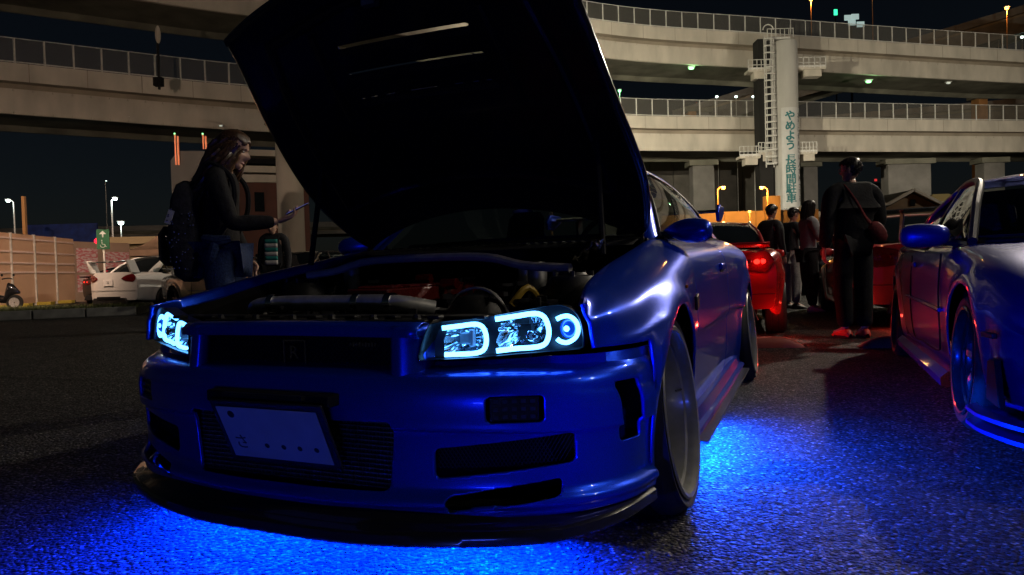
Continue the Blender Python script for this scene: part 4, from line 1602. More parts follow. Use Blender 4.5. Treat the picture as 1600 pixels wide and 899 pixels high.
pmt = poster_mat()
MB().box((.62, -.02, 1.72), (1.0, .02, 1.0)).build('poster', pmt, h2, smooth=False)
MB().box((.62, -.02, .75), (1.0, .02, .70)).build('poster', pmt, h2, smooth=False)
MB().box((2.1, -.02, 1.60), (1.3, .02, 1.0)).build('poster', pmt, h2, smooth=False)

# green accessible-parking sign
sp_ = at(161, 373, 21.5)
sg = thing('parking_sign', 'green sign with white up arrow and wheelchair symbol on a thin post', 'sign', (sp_.x, sp_.y, 0), R(14))
MB().box((0, .04, 1.0), (.05, .05, 2.0)).build('post', M['galv'], sg, smooth=False)
MB().box((0, 0, 2.12), (.36, .03, .62)).build('sign_board', mat('sign_green', (.01, .11, .045), .5, nscale=4, namp=.1), sg, smooth=False, bevel=.004)
wm = mat('sign_white', (.55, .60, .56), .5)
MB().bar((0, -.022, 2.18), (0, -.022, 2.36), .035, .01, up=(0, 1, 0)).add([(-.10, -.026, 2.28), (.10, -.026, 2.28), (0, -.026, 2.385)], [(0, 1, 2)]).build('arrow', wm, sg, smooth=False)
wc = MB()
wc.tube([(-.01 + .065 * math.cos(a), -.022, 1.93 + .065 * math.sin(a)) for a in np.linspace(-math.pi * 1.1, .45, 16)], .010, 6)
wc.tube([(-.03, -.022, 2.05), (-.025, -.022, 1.97), (.05, -.022, 1.96), (.075, -.022, 1.89), (.10, -.022, 1.885)], .011, 6)
wc.ball((-.032, -.022, 2.085), .018, 8, 6)
wc.build('wheelchair_symbol', wm, sg)

# buildings and tents, left
tb = at(235, 382, 42)
fb = thing('flat_roof_kiosk', 'flat roofed ochre kiosk beyond the white saloon', 'kiosk', (tb.x, tb.y, 0), R(8))
MB().box((0, 0, 1.5), (4.4, 2.5, 3.0)).build('wall', mat('kiosk_wall', (.16, .12, .06), .8), fb, smooth=False)
MB().box((0, -.1, 3.2), (4.8, 3.0, .42)).build('roof', mat('kiosk_roof', (.30, .22, .11), .7), fb, smooth=False)
for x in (-1.3, .3):
    MB().box((x, -1.27, 1.5), (1.1, .06, 1.3)).build('window', M['dark_glass'], fb, smooth=False)


def tent(px, py_, dep, w_, label, colr, name='event_tent'):
    c = at(px, 400, dep)
    t = thing(name, label, 'tent', (c.x, c.y, 0), R(12), 'tents')
    pm = mat('tent_canvas_' + str(px), colr, .7, nscale=3, namp=.1)
    h = w_ / 2
    rf_ = MB()
    top = (0, 0, 3.5)
    n = 10
    for sx, sy in ((1, 0), (0, 1), (-1, 0), (0, -1)):
        a = (sx * h - sy * h, sy * h + sx * h)
        b = (sx * h + sy * h, sy * h - sx * h)
        rf_.grid([[(a[0] * (1 - u) + b[0] * u) * v_ and ((a[0] * (1 - u) + b[0] * u) * v_, (a[1] * (1 - u) + b[1] * u) * v_, 2.35 + 1.15 * (1 - v_) ** 1.7) or (0, (a[1] * (1 - u) + b[1] * u) * v_, 2.35 + 1.15 * (1 - v_) ** 1.7) for u in (0, .5, 1)] for v_ in np.linspace(0, 1, 6)])
        rf_.grid([[(a[0], a[1], z), (b[0], b[1], z)] for z in (2.35, 2.05)])
    rf_.build('canopy', pm, t, angle=50)
    for sx in (-1, 1):
        for sy in (-1, 1):
            MB().bar((sx * h * .96, sy * h * .96, 0), (sx * h * .96, sy * h * .96, 2.35), .05, .05).build('leg', M['galv'], t, smooth=False)
    return t


tent(262, 385, 36, 3.2, 'pinkish peaked event tent between the kiosk and the woman', (.55, .36, .24))
tent(1258, 320, 62, 4.5, 'pale peaked tent behind the woman in the grey top', (.45, .38, .28)).scale = (1.5, 1.5, 1.75)
# blue site sheet on the ramp
bs = at(98, 365, 55)
tp = MB().box((0, 0, 0), (5.6, .12, 1.5))
o = tp.build('site_sheet', mat('blue_sheet', (.012, .03, .16), .7, nscale=2, namp=.4, bump=.3, bscale=4), smooth=False)
o.location = (bs.x, bs.y, bs.z)
tag(o, 'blue site sheet stretched along the ramp above the hoarding', 'sheet')
ps = MB()
for x in (-2.6, 0, 2.6):
    ps.bar((x, .12, -bs.z), (x, .12, .75), .09, .09)
ps.build('sheet_post', M['galv'], o, smooth=False)['kind'] = 'stuff'

# orange lit wall, house, distant tower, right
ow = at(1165, 329, 44)
wl2 = thing('boundary_wall', 'low wall lit orange by sodium lamps behind the red coupe', 'wall', (ow.x, ow.y, 0), 0)
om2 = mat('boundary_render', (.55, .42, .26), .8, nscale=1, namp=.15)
for i in range(5):
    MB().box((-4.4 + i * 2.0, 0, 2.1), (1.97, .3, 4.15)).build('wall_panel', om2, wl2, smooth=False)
MB().box((1.55, -.3, 2.35), (.9, .6, 5.4)).build('gate_pillar', om2, wl2, smooth=False)
hs_ = at(1403, 300, 56)
hou = thing('gabled_house', 'small brown gabled house with white barge boards beyond the man', 'house', (hs_.x, hs_.y, 0), 0)
hz = at(1397, 302, 56).z
MB().prism([(-2.6, 0), (2.6, 0), (2.6, hz - 1.6), (0, hz - .25), (-2.6, hz - 1.6)], -2, 2, Matrix(((1, 0, 0, 0), (0, 0, 1, 0), (0, 1, 0, 0), (0, 0, 0, 1)))).build('wall', mat('house_wall', (.16, .10, .05), .8, nscale=2, namp=.2), hou, smooth=False)
for s in (-1, 1):
    MB().bar((0, -2.15, hz), (s * 2.0, -2.15, hz - 1.05), .3, .22).bar((s * 1.95, -2.15, hz - 1.05), (s * 2.9, -2.15, hz - 1.1), .3, .2).build('barge_board', mat('barge_white', (.5, .48, .42), .6), hou, smooth=False)
    MB().box((s * 1.4, 0, hz - .75), (3.1, 4.1, .10), ry=s * R(28)).build('roof', mat('roof_dark', (.04, .035, .03), .8), hou, smooth=False)
MB().box((0, -2.03, hz - 1.0), (.35, .06, .5)).build('window', M['dark_glass'], hou, smooth=False)
h2_ = at(1470, 308, 70)
ho2 = thing('hipped_house', 'dim hipped roof showing over the rear wing of the rose red coupe', 'house', (h2_.x, h2_.y, 0), 0)
MB().box((0, 0, 2.9), (5, 4, 5.8)).build('wall', mat('house2_wall', (.10, .07, .03), .8), ho2, smooth=False)
MB().add([(-3, -2.4, 5.8), (3, -2.4, 5.8), (3, 2.4, 5.8), (-3, 2.4, 5.8), (-.8, 0, h2_.z + .3), (.8, 0, h2_.z + .3)], [(0, 1, 5, 4), (1, 2, 5), (2, 3, 4, 5), (3, 0, 4)]).build('roof', mat('roof_ochre', (.12, .09, .03), .8), ho2, smooth=False)
tw_ = at(1377, 288, 420)
tow = thing('distant_tower', 'far tower with red and white lights above the rose red coupe', 'tower', (tw_.x, tw_.y, 0), 0)
MB().box((0, 0, 24), (9, 9, 48)).build('wall', mat('tower_wall', (.02, .02, .025), .9), tow, smooth=False)
for dx, dz, m_ in ((-2, 4, 'white'), (-6, 2, 'red'), (7, 1, 'red'), (8, -4, 'red'), (5, -9, 'red'), (-4, -6, 'red')):
    MB().box((dx, -5, tw_.z + dz), (1.4, .3, 4.5 if m_ == 'white' else 1.3)).build('lit_window', lamp_mat('tower_light_' + m_, (.6, .75, .8) if m_ == 'white' else (1, .05, .05), .9 if m_ == 'white' else .7), tow, smooth=False)
MB().box((-14, 0, 18), (14, 9, 36)).build('lower_block', mat('tower_wall', (.02, .02, .025), .9), tow, smooth=False)


# ------------------------------------------------------------------ street lamps
def street_lamp(px, py_, dep, colr, label, size=.12, light=0, base_z=0.0, arm=0.0, group=None, post=True):
    p = at(px, py_, dep)
    t = thing('street_lamp', label, 'street lamp', (p.x, p.y, base_z), 0, group)
    mname = {'w': 'lamp_white', 'g': 'lamp_green', 'o': 'lamp_orange'}[colr]
    h = p.z - base_z
    if post:
        MB().tube([(arm, 0, 0), (arm, 0, h * .7), (arm, 0, h - .05), (arm * .4, 0, h + .12), (0, 0, h + size * .9)], [.07, .05, .04, .035, .03], 8).build('post', {'w': M['galv'], 'g': M['galv'], 'o': M['rust']}[colr], t)
    MB().box((0, 0, h + size * .9), (size * 2.0, size * 1.4, size * .4)).build('lamp_head', M['galv'], t, smooth=False, bevel=.02)
    MB().ball((0, 0, h + size * .25), (size * .9, size * .7, size * .6), 12, 8).build('bulb', M[mname], t)
    if light:
        lamp('lamp_light', 'POINT', (0, -.3, h - size * 1.4), light, {'w': (.85, 1, .95), 'g': (.3, 1, .4), 'o': (1, .42, .09)}[colr], t, radius=.15)
    return t


SL = 'street lamps beyond the car park'
street_lamp(13, 315, 46, 'w', 'white street lamp at the far left above the hoarding', .15, 60, arm=.35, group=SL)
street_lamp(180, 312, 46, 'w', 'white street lamp on a slim post right of the wheelchair sign', .15, 60, arm=-.25, group=SL)
street_lamp(189, 350, 60, 'w', 'low bright white lamp just below the slim lamp post', .26, 40, group=SL, post=True)
street_lamp(166, 283, 80, 'w', 'unlit looking tall thin lamp post left of the slim lamp', .05, 0, arm=-.1, group=SL)
street_lamp(1130, 295, 41, 'o', 'orange sodium lamp nearest the blue coupe wing', .13, 420, arm=-.35, group=SL)
street_lamp(1190, 295, 41, 'o', 'orange sodium lamp just left of the lettered column', .13, 420, arm=.35, group=SL)
street_lamp(1171, 332, 40.5, 'o', 'small low orange lamp over the red coupe roof', .10, 60, group=SL)
street_lamp(1267, 0, 100, 'o', 'orange lamp on the upper deck above the lettered column', .3, 900, base_z=27.3, group=SL)
street_lamp(1573, 14, 100, 'o', 'orange lamp on the upper deck at the right edge', .32, 900, base_z=26.2, group=SL)
street_lamp(1363, 2, 112, 'o', 'unlit orange post on the far ramp', .05, 0, base_z=30, group=SL)
street_lamp(968, 143, 104, 'g', 'green tinted lamp seen between the decks beside the bonnet edge', .28, 60, group=SL)
for i, (px, py_) in enumerate(((1120, 152), (1150, 152), (1177, 152), (1200, 152))):
    street_lamp(px, py_, 104, 'w', ('first', 'second', 'third', 'fourth')[i] + ' from the left of four white lamps between the decks beside the ladder', .22, 0, group=SL)
for i, (px, py_) in enumerate(((1485, 58), (1522, 58), (1560, 59), (1597, 59))):
    street_lamp(px, py_, 120, 'w', ('first', 'second', 'third', 'fourth')[i] + ' from the left of four white lamps behind the upper deck fence', .30, 0, base_z=30, group=SL)
for (px, py_, dep, cn, sz, lab) in ((1080, 107, 83.5, 'g', .35, 'green lamp under the upper deck left of the lettered column'), (1357, 128, 88, 'g', .38, 'green lamp under the upper deck right of the lettered column'),
                                    (1482, 130, 91, 'w', .30, 'pale lamp under the upper deck near the right edge'), (200, 184, 60, 'w', .16, 'small lamp under the lower deck at left of the woman'),
                                    (345, 197, 63, 'w', .16, 'small lamp under the lower deck above the woman')):
    p = at(px, py_, dep)
    t = thing('soffit_lamp', lab, 'lamp', tuple(p), 0, 'lamps fixed under the decks')
    MB().ball((0, 0, 0), (sz, sz * .6, sz * .42), 12, 8).build('bulb', lamp_mat('soffit_' + cn, (.35, 1.0, .4) if cn == 'g' else (.7, .75, .65), 1.8 if cn == 'g' else .5), t)
    MB().box((0, 0, sz * .5), (sz * 2.4, sz * 1.4, sz * .3)).build('lamp_head', M['galv'], t, smooth=False)
    if cn == 'g':
        lamp('lamp_light', 'POINT', (0, -.4, -sz), 60, (.4, 1, .4), t, radius=.2)
tl = at(1305, 20, 150)
t = thing('signal_light', 'green signal light on a mast above the upper deck fence', 'signal', (tl.x, tl.y, 30), 0)
MB().bar((0, 0, 0), (0, 0, tl.z - 29), .2, .2).build('mast', M['matt_black'], t, smooth=False)
MB().box((0, -.2, tl.z - 30), (.7, .2, 1.2)).build('signal_lens', lamp_mat('signal_green', (.05, 1.0, .45), 1.6), t, smooth=False)
tl = at(1330, 30, 170)
t = thing('gantry_sign', 'washed out white lit sign above the upper deck fence', 'sign', (tl.x, tl.y, 30), 0)
MB().box((0, .2, (tl.z - 30) / 2), (.4, .4, tl.z - 30)).build('mast', M['matt_black'], t, smooth=False)
for dx, dz in ((-.8, .3), (.9, .5), (.1, -.9), (2.2, -1.4)):
    MB().box((dx, -.1 - .02 * dx, tl.z - 30 + dz), (1.8, .2, 1.3)).build('lit_panel', lamp_mat('sign_white_light', (.6, .8, .75), .55), t, smooth=False)
tl = at(38, 335, 40)
o = MB().bar((0, 0, 0), (0, 0, at(38, 307, 40).z), .17, .17).build('timber_pole', M['rust'], smooth=False)
o.location = (tl.x, tl.y, 0)
tag(o, 'plain brown pole standing behind the hoarding', 'pole')
tl = at(250, 90, 57.6)
t = thing('deck_camera_mast', 'short mast with rounded head on the lower deck parapet at left', 'mast', (tl.x, tl.y - .3, 17.2), 0)
MB().bar((0, 0, -.6), (0, 0, 3.2), .16, .16).build('post', M['black_plastic'], t, smooth=False)
MB().ball((.05, 0, 3.9), (.22, .22, .75), 12, 8).build('mast_head', M['concrete'], t)
MB().box((0, -.1, .0), (.7, .5, .7)).build('junction_box', M['matt_black'], t, smooth=False)
rl_ = at(152, 377, 27)
o = MB().ball((0, 0, 0), .11, 10, 8).build('warning_lamp', lamp_mat('red_warning', (1.0, .02, .05), 2.2))
o.location = tuple(rl_)
tag(o, 'small red warning lamp on the hoarding left of the wheelchair sign', 'lamp')

# unseen floodlight masts of the car park: the warm light on wings, ground and decks comes from here
def flood(x, y, z, energy, target, spot, label, r_=.18, colr=(1.0, .88, .70)):
    t = thing('floodlight_mast', label, 'floodlight', (x, y, 0), 0, 'floodlight masts around the car park')
    MB().tube([(0, 0, 0), (0, 0, z)], [.12, .07], 8).build('post', M['galv'], t)
    MB().box((0, 0, z + .1), (.6, .4, .18)).build('lamp_head', M['galv'], t, smooth=False)
    d = Vector(target) - Vector((x, y, z))
    lamp('lamp_light', 'SPOT', (0, 0, z - .08), energy, colr, t, target=(d.x, d.y, d.z + z - .08), spot=R(spot), radius=r_)


flood(9.0, 4.6, 8.0, 1500, (3.5, 4.2, 0), 120, 'floodlight mast right of the dark blue coupe')
flood(14.0, 16.0, 9.0, 11000, (5, 12, 0), 130, 'floodlight mast beside the far parking row')
flood(10.0, -2.5, 8.0, 900, (2.0, 2.0, 0), 100, 'floodlight mast behind the photographer')
flood(60.0, 46.0, 11.0, 70000, (34, 85, 21), 110, 'floodlight mast lighting the decks from the right')
flood(3.0, 50.0, 13.5, 118000, (17, 80, 22), 105, 'floodlight mast hidden behind the raised bonnet', colr=(1.0, .90, .68))
flood(-24.0, 22.0, 10.0, 20000, (-28, 62, 22), 110, 'floodlight mast lighting the decks from the left', colr=(1.0, .72, .54))
flood(-10.6, 12.5, 8.0, 12000, (-17.0, 24.5, 1), 80, 'floodlight mast over the verge', colr=(1.0, .66, .46))
# added blue fill tube behind the photographer, standing in for an unseen source
def fill(x, y, rz, e_, colr, target, spread, label):
    t = thing('blue_fill_tube', label, 'light tube', (x, y, 0), rz, 'blue neon tubes added behind the photographer')
    MB().tube([(-.5, 0, .16), (.5, 0, .16)], .014, 10).build('tube', M['led_blue'], t)
    for x_ in (-.5, .5):
        MB().box((x_, 0, .08), (.06, .08, .16)).build('foot', M['black_plastic'], t, smooth=False)
    o = lamp('lamp_light', 'AREA', (0, .03, .17), e_, colr, t, 1.0, .03, target)
    o.data.spread = R(spread)


fill(-.5, -2.6, R(-6), 15, (.05, .10, 1.0), (0, 3.0, .40), 180, 'blue neon tube added out of view behind the photographer to light the main car')
bs_ = thing('blue_fill_spot', 'unseen blue fill spot added left of the photographer to light the dark blue coupe', 'lamp', (-2.4, -1.5, 0), R(-46))  # added spot that brightens the dark blue coupe from out of view
MB().lathe([(.0, -.10), (.05, -.10), (.06, .04), (.075, .05)], 20, 'Y', (0, 0, .22)).build('housing', M['black_plastic'], bs_)
MB().box((0, -.02, .08), (.10, .12, .16)).build('foot', M['black_plastic'], bs_, smooth=False)
lamp('lamp_light', 'SPOT', (0, .06, .22), 1000, (.0, .025, 1.0), bs_, target=(.15, 6.4, .50), spot=R(22), radius=.05)
# ------------------------------------------------------------------ other cars
def car_shell(root, c, paint):
    """Lofted body with wheel arches. Local frame: x across, y from nose (negative) to tail, z up, front axle at y=0."""
    st = np.array(c['st'], float)          # y, half width, bottom z, shoulder z, deck z
    ys = np.linspace(st[0, 0], st[-1, 0], 180)
    cur = [curve1(st[:, 0], st[:, k]) for k in range(1, 5)]
    wb = c['wb']
    ar = c.get('ar', .345)
    az = c.get('az', .31)
    yn, yt = st[0, 0], st[-1, 0]

    def sec(y):
        w, zb, zs, zd = [f(y) for f in cur]
        return [(0, zd), (.35 * w, zd - .002), (.66 * w, zd - .012), (.86 * w, zd - .035 if zd < zs + .02 else zs + .01), (.945 * w, zs - .03), (.985 * w, zs - .10),
                (w, (zs + zb) / 2 + .10), (.995 * w, (zs + zb) / 2 - .06), (.975 * w, zb + .10), (.95 * w, zb + .02), (.90 * w, zb)]

    def shape(x, y):
        w = max(.3, cur[0](y))
        q = min(1, abs(x) / w)
        if y < yn + .8:
            y += c.get('nose', .22) * q ** 2.2 * (1 - (y - yn) / .8) ** 1.5
        if y > yt - .8:
            y -= c.get('tail', .16) * q ** 2.4 * (1 - (yt - y) / .8) ** 1.5
        return y

    def sdf(p):
        d = 9
        if abs(p[0]) > .45:
            d = min(math.hypot(p[1], p[2] - az), math.hypot(p[1] - wb, p[2] - az)) - ar
        return d
    for s in (-1, 1):
        P = []
        for y in ys:
            row = []
            for x, z in spl(sec(y), 84):
                yy = shape(x, y)
                r = min(math.hypot(yy, z - az), math.hypot(yy - wb, z - az))
                fl = .018 * math.exp(-((r - ar - .02) / .05) ** 2) if x > .5 else 0
                row.append((s * (x + fl), yy, z))
            P.append(row)
        o = cut_grid(P, sdf, (1, 2), .024).build('body_side', paint, root, angle=42, solid=.008, off=(-1 if s > 0 else 1))
        if s == 1:
            shell = o
    for y0, nm in ((yn, 'front_bumper'), (yt, 'rear_bumper')):
        pts = spl(sec(y0), 40)
        rows = []
        for x, z in pts:
            rows.append([(x * t, shape(x * t, y0) + (-.02 if y0 < 0 else .02) * math.sin(max(0, min(1, (z - cur[1](y0)) / max(.1, cur[3](y0) - cur[1](y0)))) * math.pi) * (1 - .5 * abs(t)), z) for t in np.linspace(-1, 1, 25)])
        MB().grid(rows, flip=(y0 > 0)).build(nm, paint, root, angle=42)
    ub_ = MB()
    ub_.box((0, (yn + yt) / 2, c['zb'] + .12), (1.2, (yt - yn) - .5, .16))
    ub_.box((0, wb / 2, .45), (1.5, wb - 2 * ar - .1, .30))
    for yc in (0, wb):
        ub_.box((0, yc, .45), (1.1, 2 * ar + .15, .45))
    ub_.build('underbody', M['matt_black'], root, smooth=False)
    return shape, cur, sec


def greenhouse(root, c, paint):
    """Pillars, roof and glass. c['gh'] = windscreen base y, roof front y, roof rear y, rear-glass base y, belt z front, belt z rear, base half width, roof half width, roof z."""
    y0, y1, y2, y3, zf, zr, wb_, wr_, zt = c['gh']
    zm = lambda t: zf + (zr - zf) * t
    rail = spl([(wb_ - .01, y0, zf), (wr_ + (wb_ - wr_) * .45, y0 + (y1 - y0) * .52, zf + (zt - zf) * .56), (wr_, y1, zt - .03), (wr_ - .01, (y1 + y2) / 2, zt), (wr_, y2, zt - .035),
                (wr_ + (wb_ - wr_) * .5, y2 + (y3 - y2) * .52, zr + (zt - zr) * .52), (wb_ - .04, y3, zr)], 60)
    r_ = MB()
    k1, k2 = 20, 40
    rf_ = [p for p in rail if y1 - .02 <= p[1] <= y2 + .02]
    r_.grid([[(x * t, y - .06 * (1 - t * t) * (1 if y < (y1 + y2) / 2 else -1) * abs(y - (y1 + y2) / 2) / max(.1, (y2 - y1) / 2), z + .035 * (1 - t * t)) for t in np.linspace(-1, 1, 17)] for x, y, z in rf_], flip=True)
    r_.build('roof', c.get('roofmat', paint), root, angle=50)
    for s in (-1, 1):
        MB().tube([(s * x, y, z) for x, y, z in rail], [.024] * 60, 8).build('roof_rail', c.get('railmat', paint), root)
        low = [(s * (wb_ + .01), y, zf + (zr - zf) * (y - y0) / (y3 - y0)) for y in np.linspace(y0 + .12, y3 - .1, 20)]
        top = spl([p for p in rail if y0 + .10 < p[1] < y3 - .08], 20)
        MB().grid([low, [((s * (x * .5 + (wb_ + .01) * .5) + s * .012), y * .5 + l[1] * .5, z * .5 + l[2] * .5) for (x, y, z), l in zip(top, low)], [(s * x, y, z) for x, y, z in top]], flip=(s < 0)).build('side_window', M['glass'], root)
        yp = y2 - .15 if not c.get('fourdoor') else (y1 + y2) / 2 + .1
        for yb_, wd in ([(yp, .06)] if not c.get('fourdoor') else [(yp, .06), (y2 + .12, .05)]):
            a = (s * (wb_ + .014), yb_, zf + (zr - zf) * (yb_ - y0) / (y3 - y0))
            j = int(np.argmin([abs(p[1] - (yb_ - .03)) for p in rail]))
            MB().bar(a, (s * rail[j][0], rail[j][1], rail[j][2]), wd, .03, up=(1, 0, 0)).build('door_pillar', M['black_plastic'], root)
        # broad rear pillar
        cp1 = [p for p in rail if p[1] > y2 - .02]
        MB().grid([[(s * x, y, z) for x, y, z in spl(cp1, 10)], [(s * (x + .015), y - (.10 + .16 * (1 - (z - zr) / (zt - zr))) * 1.0, z - .01) for x, y, z in spl(cp1, 10)]], flip=(s < 0)).build('rear_pillar', paint, root, solid=.02)
    nws = 17
    wsx = [p for p in rail if p[1] <= y1 + .01]
    MB().grid([[(x * t, y - .10 * (1 - t * t) * (1 - i / len(wsx) * .6), z + .01 * (1 - t * t)) for t in np.linspace(-1, 1, nws)] for i, (x, y, z) in enumerate(wsx)], flip=True).build('windscreen', M['glass'], root, angle=60)
    bgx = [p for p in rail if p[1] >= y2 - .01]
    MB().grid([[(x * t, y + .06 * (1 - t * t), z + .025 * (1 - t * t)) for t in np.linspace(-1, 1, nws)] for i, (x, y, z) in enumerate(bgx)]).build('rear_window', c.get('rearglass', M['dark_glass']), root, angle=60)
    cb_ = MB()
    cb_.box((0, y0 + .25, zf - .03), (wb_ * 1.8, .5, .10))
    cb_.box((0, y3 - .35, zr - .03), (wb_ * 1.7, .6, .06))
    cb_.build('dashboard', M['matt_black'], root, bevel=.02)
    for s in (-1, 1):
        P = []
        for z, w_, t_, dy in ((.40, .2, .10, 0), (zf - .1, .23, .09, .08), (zf + .08, .20, .07, .14), (zf + .12, .12, .06, .16), (zf + .24, .11, .05, .19), (zf + .27, .07, .03, .2)):
            P.append([(s * .35 + w_ * math.cos(a), y1 + .25 + dy + t_ * math.sin(a), z) for a in np.linspace(0, 2 * math.pi, 15)])
        MB().grid(P).build('seat', M['dark_cloth'], root, angle=60)


def mirrors(root, x, y, z, paint, w=.20, hgt=.058):
    out = []
    for s in (-1, 1):
        prof = spl([(.0, 0), (.12, .75), (.5, 1.0), (.85, .95), (1.0, .7), (1.05, .0)], 12)
        P = []
        for u, k_ in prof:
            P.append([(s * (x + w * u), y + .07 * k_ * math.cos(t) * (1.0 if math.cos(t) < 0 else .4), z + hgt * k_ * math.copysign(abs(math.sin(t)) ** .7, math.sin(t))) for t in np.linspace(0, 2 * math.pi, 17)])
        m_ = MB().grid(P, flip=(s < 0)).build('door_mirror', paint, root, angle=60)
        MB().tube([(s * (x - .07), y + .02, z - .06), (s * (x + .04), y, z - .03)], .022, 6).build('mirror_stalk', M['black_plastic'], m_)
        out.append(m_)
    return out


def place_car(name, label, wheel_xy_right, wheel_xy_rear, half, group=None, z=0):
    """Car whose right-hand front and rear wheels stand at two ground points."""
    a, b = Vector(wheel_xy_right), Vector(wheel_xy_rear)
    d = (b - a).normalized()
    th = math.atan2(d.x, d.y)
    lat = Vector((math.cos(th), -math.sin(th)))
    o = a + lat * half
    return thing(name, label, 'car', (o.x, o.y, z), -th, group)


# dark blue coupe at right, nose towards the camera
bc = place_car('sports_coupe', 'dark blue coupe at right facing the camera with blue five spoke wheels', (2.10, 3.13), (3.17, 5.57), .80)
C1 = dict(st=[(-.86, .74, .20, .56, .60), (-.6, .81, .17, .64, .68), (-.2, .84, .16, .74, .77), (.3, .845, .17, .80, .835), (.62, .845, .18, .83, .86), (1.5, .845, .18, .85, .87), (2.3, .86, .18, .88, .90), (3.0, .83, .2, .90, .93), (3.55, .78, .26, .86, .92)],
          wb=2.67, zb=.18, gh=(.62, 1.35, 2.05, 2.95, .86, .92, .70, .52, 1.265), nose=.20, railmat=M['black_plastic'])
shape1, cur1, sec1 = car_shell(bc, C1, M['navy_paint'])
greenhouse(bc, C1, M['navy_paint'])
mirrors(bc, .76, .80, .905, M['navy_paint'], .24, .068)
for s in (-1, 1):
    wheel(bc, s * .845, 0, .305, s, .312, .238, .22, 3, M['rim_dark'], 5, .055, mat('spoke_silver', (.30, .30, .34), .3, .7, nscale=30))
    wheel(bc, s * .86, 2.67, .305, s, .312, .238, .235, 3, M['rim_dark'], 5, .07, mat('spoke_silver', (.30, .30, .34), .3, .7, nscale=30))
    # door outline, handle, side lamp, arch ducts
    dl = MB().tube([(s * x, y, z) for x, y, z in spl([(.835, .62, .80), (.853, .60, .60), (.845, .62, .36), (.835, .70, .27), (.838, 1.3, .26), (.84, 1.72, .27), (.856, 1.74, .5), (.84, 1.75, .80)], 40)], .005, 6)
    dl.build('door_gap', M['matt_black'], bc)
    MB().box((s * .853, 1.58, .74), (.02, .14, .035)).build('door_handle', M['navy_paint'], bc, bevel=.008)
    MB().box((s * .845, -.52, .47), (.02, .09, .022), rz=s * -.25).build('side_marker', M['black_plastic'], bc, bevel=.004)
    MB().tube([(s * x, y, z) for x, y, z in ((.855, .55, .50), (.853, 1.2, .51), (.858, 1.9, .52))], .012, 6).build('side_moulding', M['navy_paint'], bc)
    MB().grid([[(s * x, y, z) for y in (.36, 1.0, 1.7, 2.30)] for x, z in ((.80, .2), (.85, .20), (.885, .165), (.88, .125), (.82, .12))]).build('side_skirt', M['navy_paint'], bc, angle=30)
    hl = MB().grid([[(s * (.30 + .42 * u), -.86 + .20 * u ** 2.2 + .10 * v - .012, .50 + .10 * v + .02 * u) for u in np.linspace(0, 1, 9)] for v in np.linspace(0, 1, 4)])
    hl.build('headlight', M['dark_glass'], bc)
    dk_ = MB().prism([(-.62, .20), (-.40, .20), (-.43, .36), (-.55, .38)], -.01, .012, Matrix(((0, 0, 1, s * .825), (1, 0, 0, 0), (0, 1, 0, 0), (0, 0, 0, 1))))
    dk_.build('bumper_duct', M['matt_black'], bc, bevel=.004)
SPb = spl([(-.88, -.38), (-.86, -.58), (-.74, -.82), (-.4, -.96), (0, -1.0), (.4, -.96), (.74, -.82), (.86, -.58), (.88, -.38)], 50)
for z, w_, nm in ((.10, .0, 'splitter'), (.155, .05, 'splitter_blade')):
    g_ = MB().grid([[(x * (1 - .02), y + .02, z + .022), (x * 1.03, y - .03, z + .016), (x * 1.03, y - .03, z), (x * .8, y + .2, z)] for x, y in SPb])
    g_.build(nm, M['navy_paint'], bc, angle=30)
MB().bar((.62, 1.2, 1.262), (.66, 1.62, 1.36), .008, .008).build('aerial', M['steel'], bc)
MB().grid([[(x * t, y, z + .03 * (1 - t * t)) for t in np.linspace(-1, 1, 9)] for x, y, z in ((.70, 3.30, 1.06), (.70, 3.42, 1.08), (.70, 3.52, 1.09))]).build('rear_wing', M['navy_paint'], bc, solid=.02)
for s in (-1, 1):
    MB().bar((s * .5, 3.35, .9), (s * .5, 3.42, 1.08), .02, .10, up=(0, 1, 0)).build('wing_post', M['navy_paint'], bc)
MB().tube([(-.66, .66, .885), (-.4, .52, .885), (.3, .50, .885)], .008, 6).build('wiper', M['matt_black'], bc)
MB().grid([[(x, -.2 + 0.0 * x, .777 - .03 * (x / .6) ** 2), (x * 1.05, .45, .852 - .03 * (x / .6) ** 2)] for x in (-.60, -.595)]).build('bonnet_gap', M['matt_black'], bc)


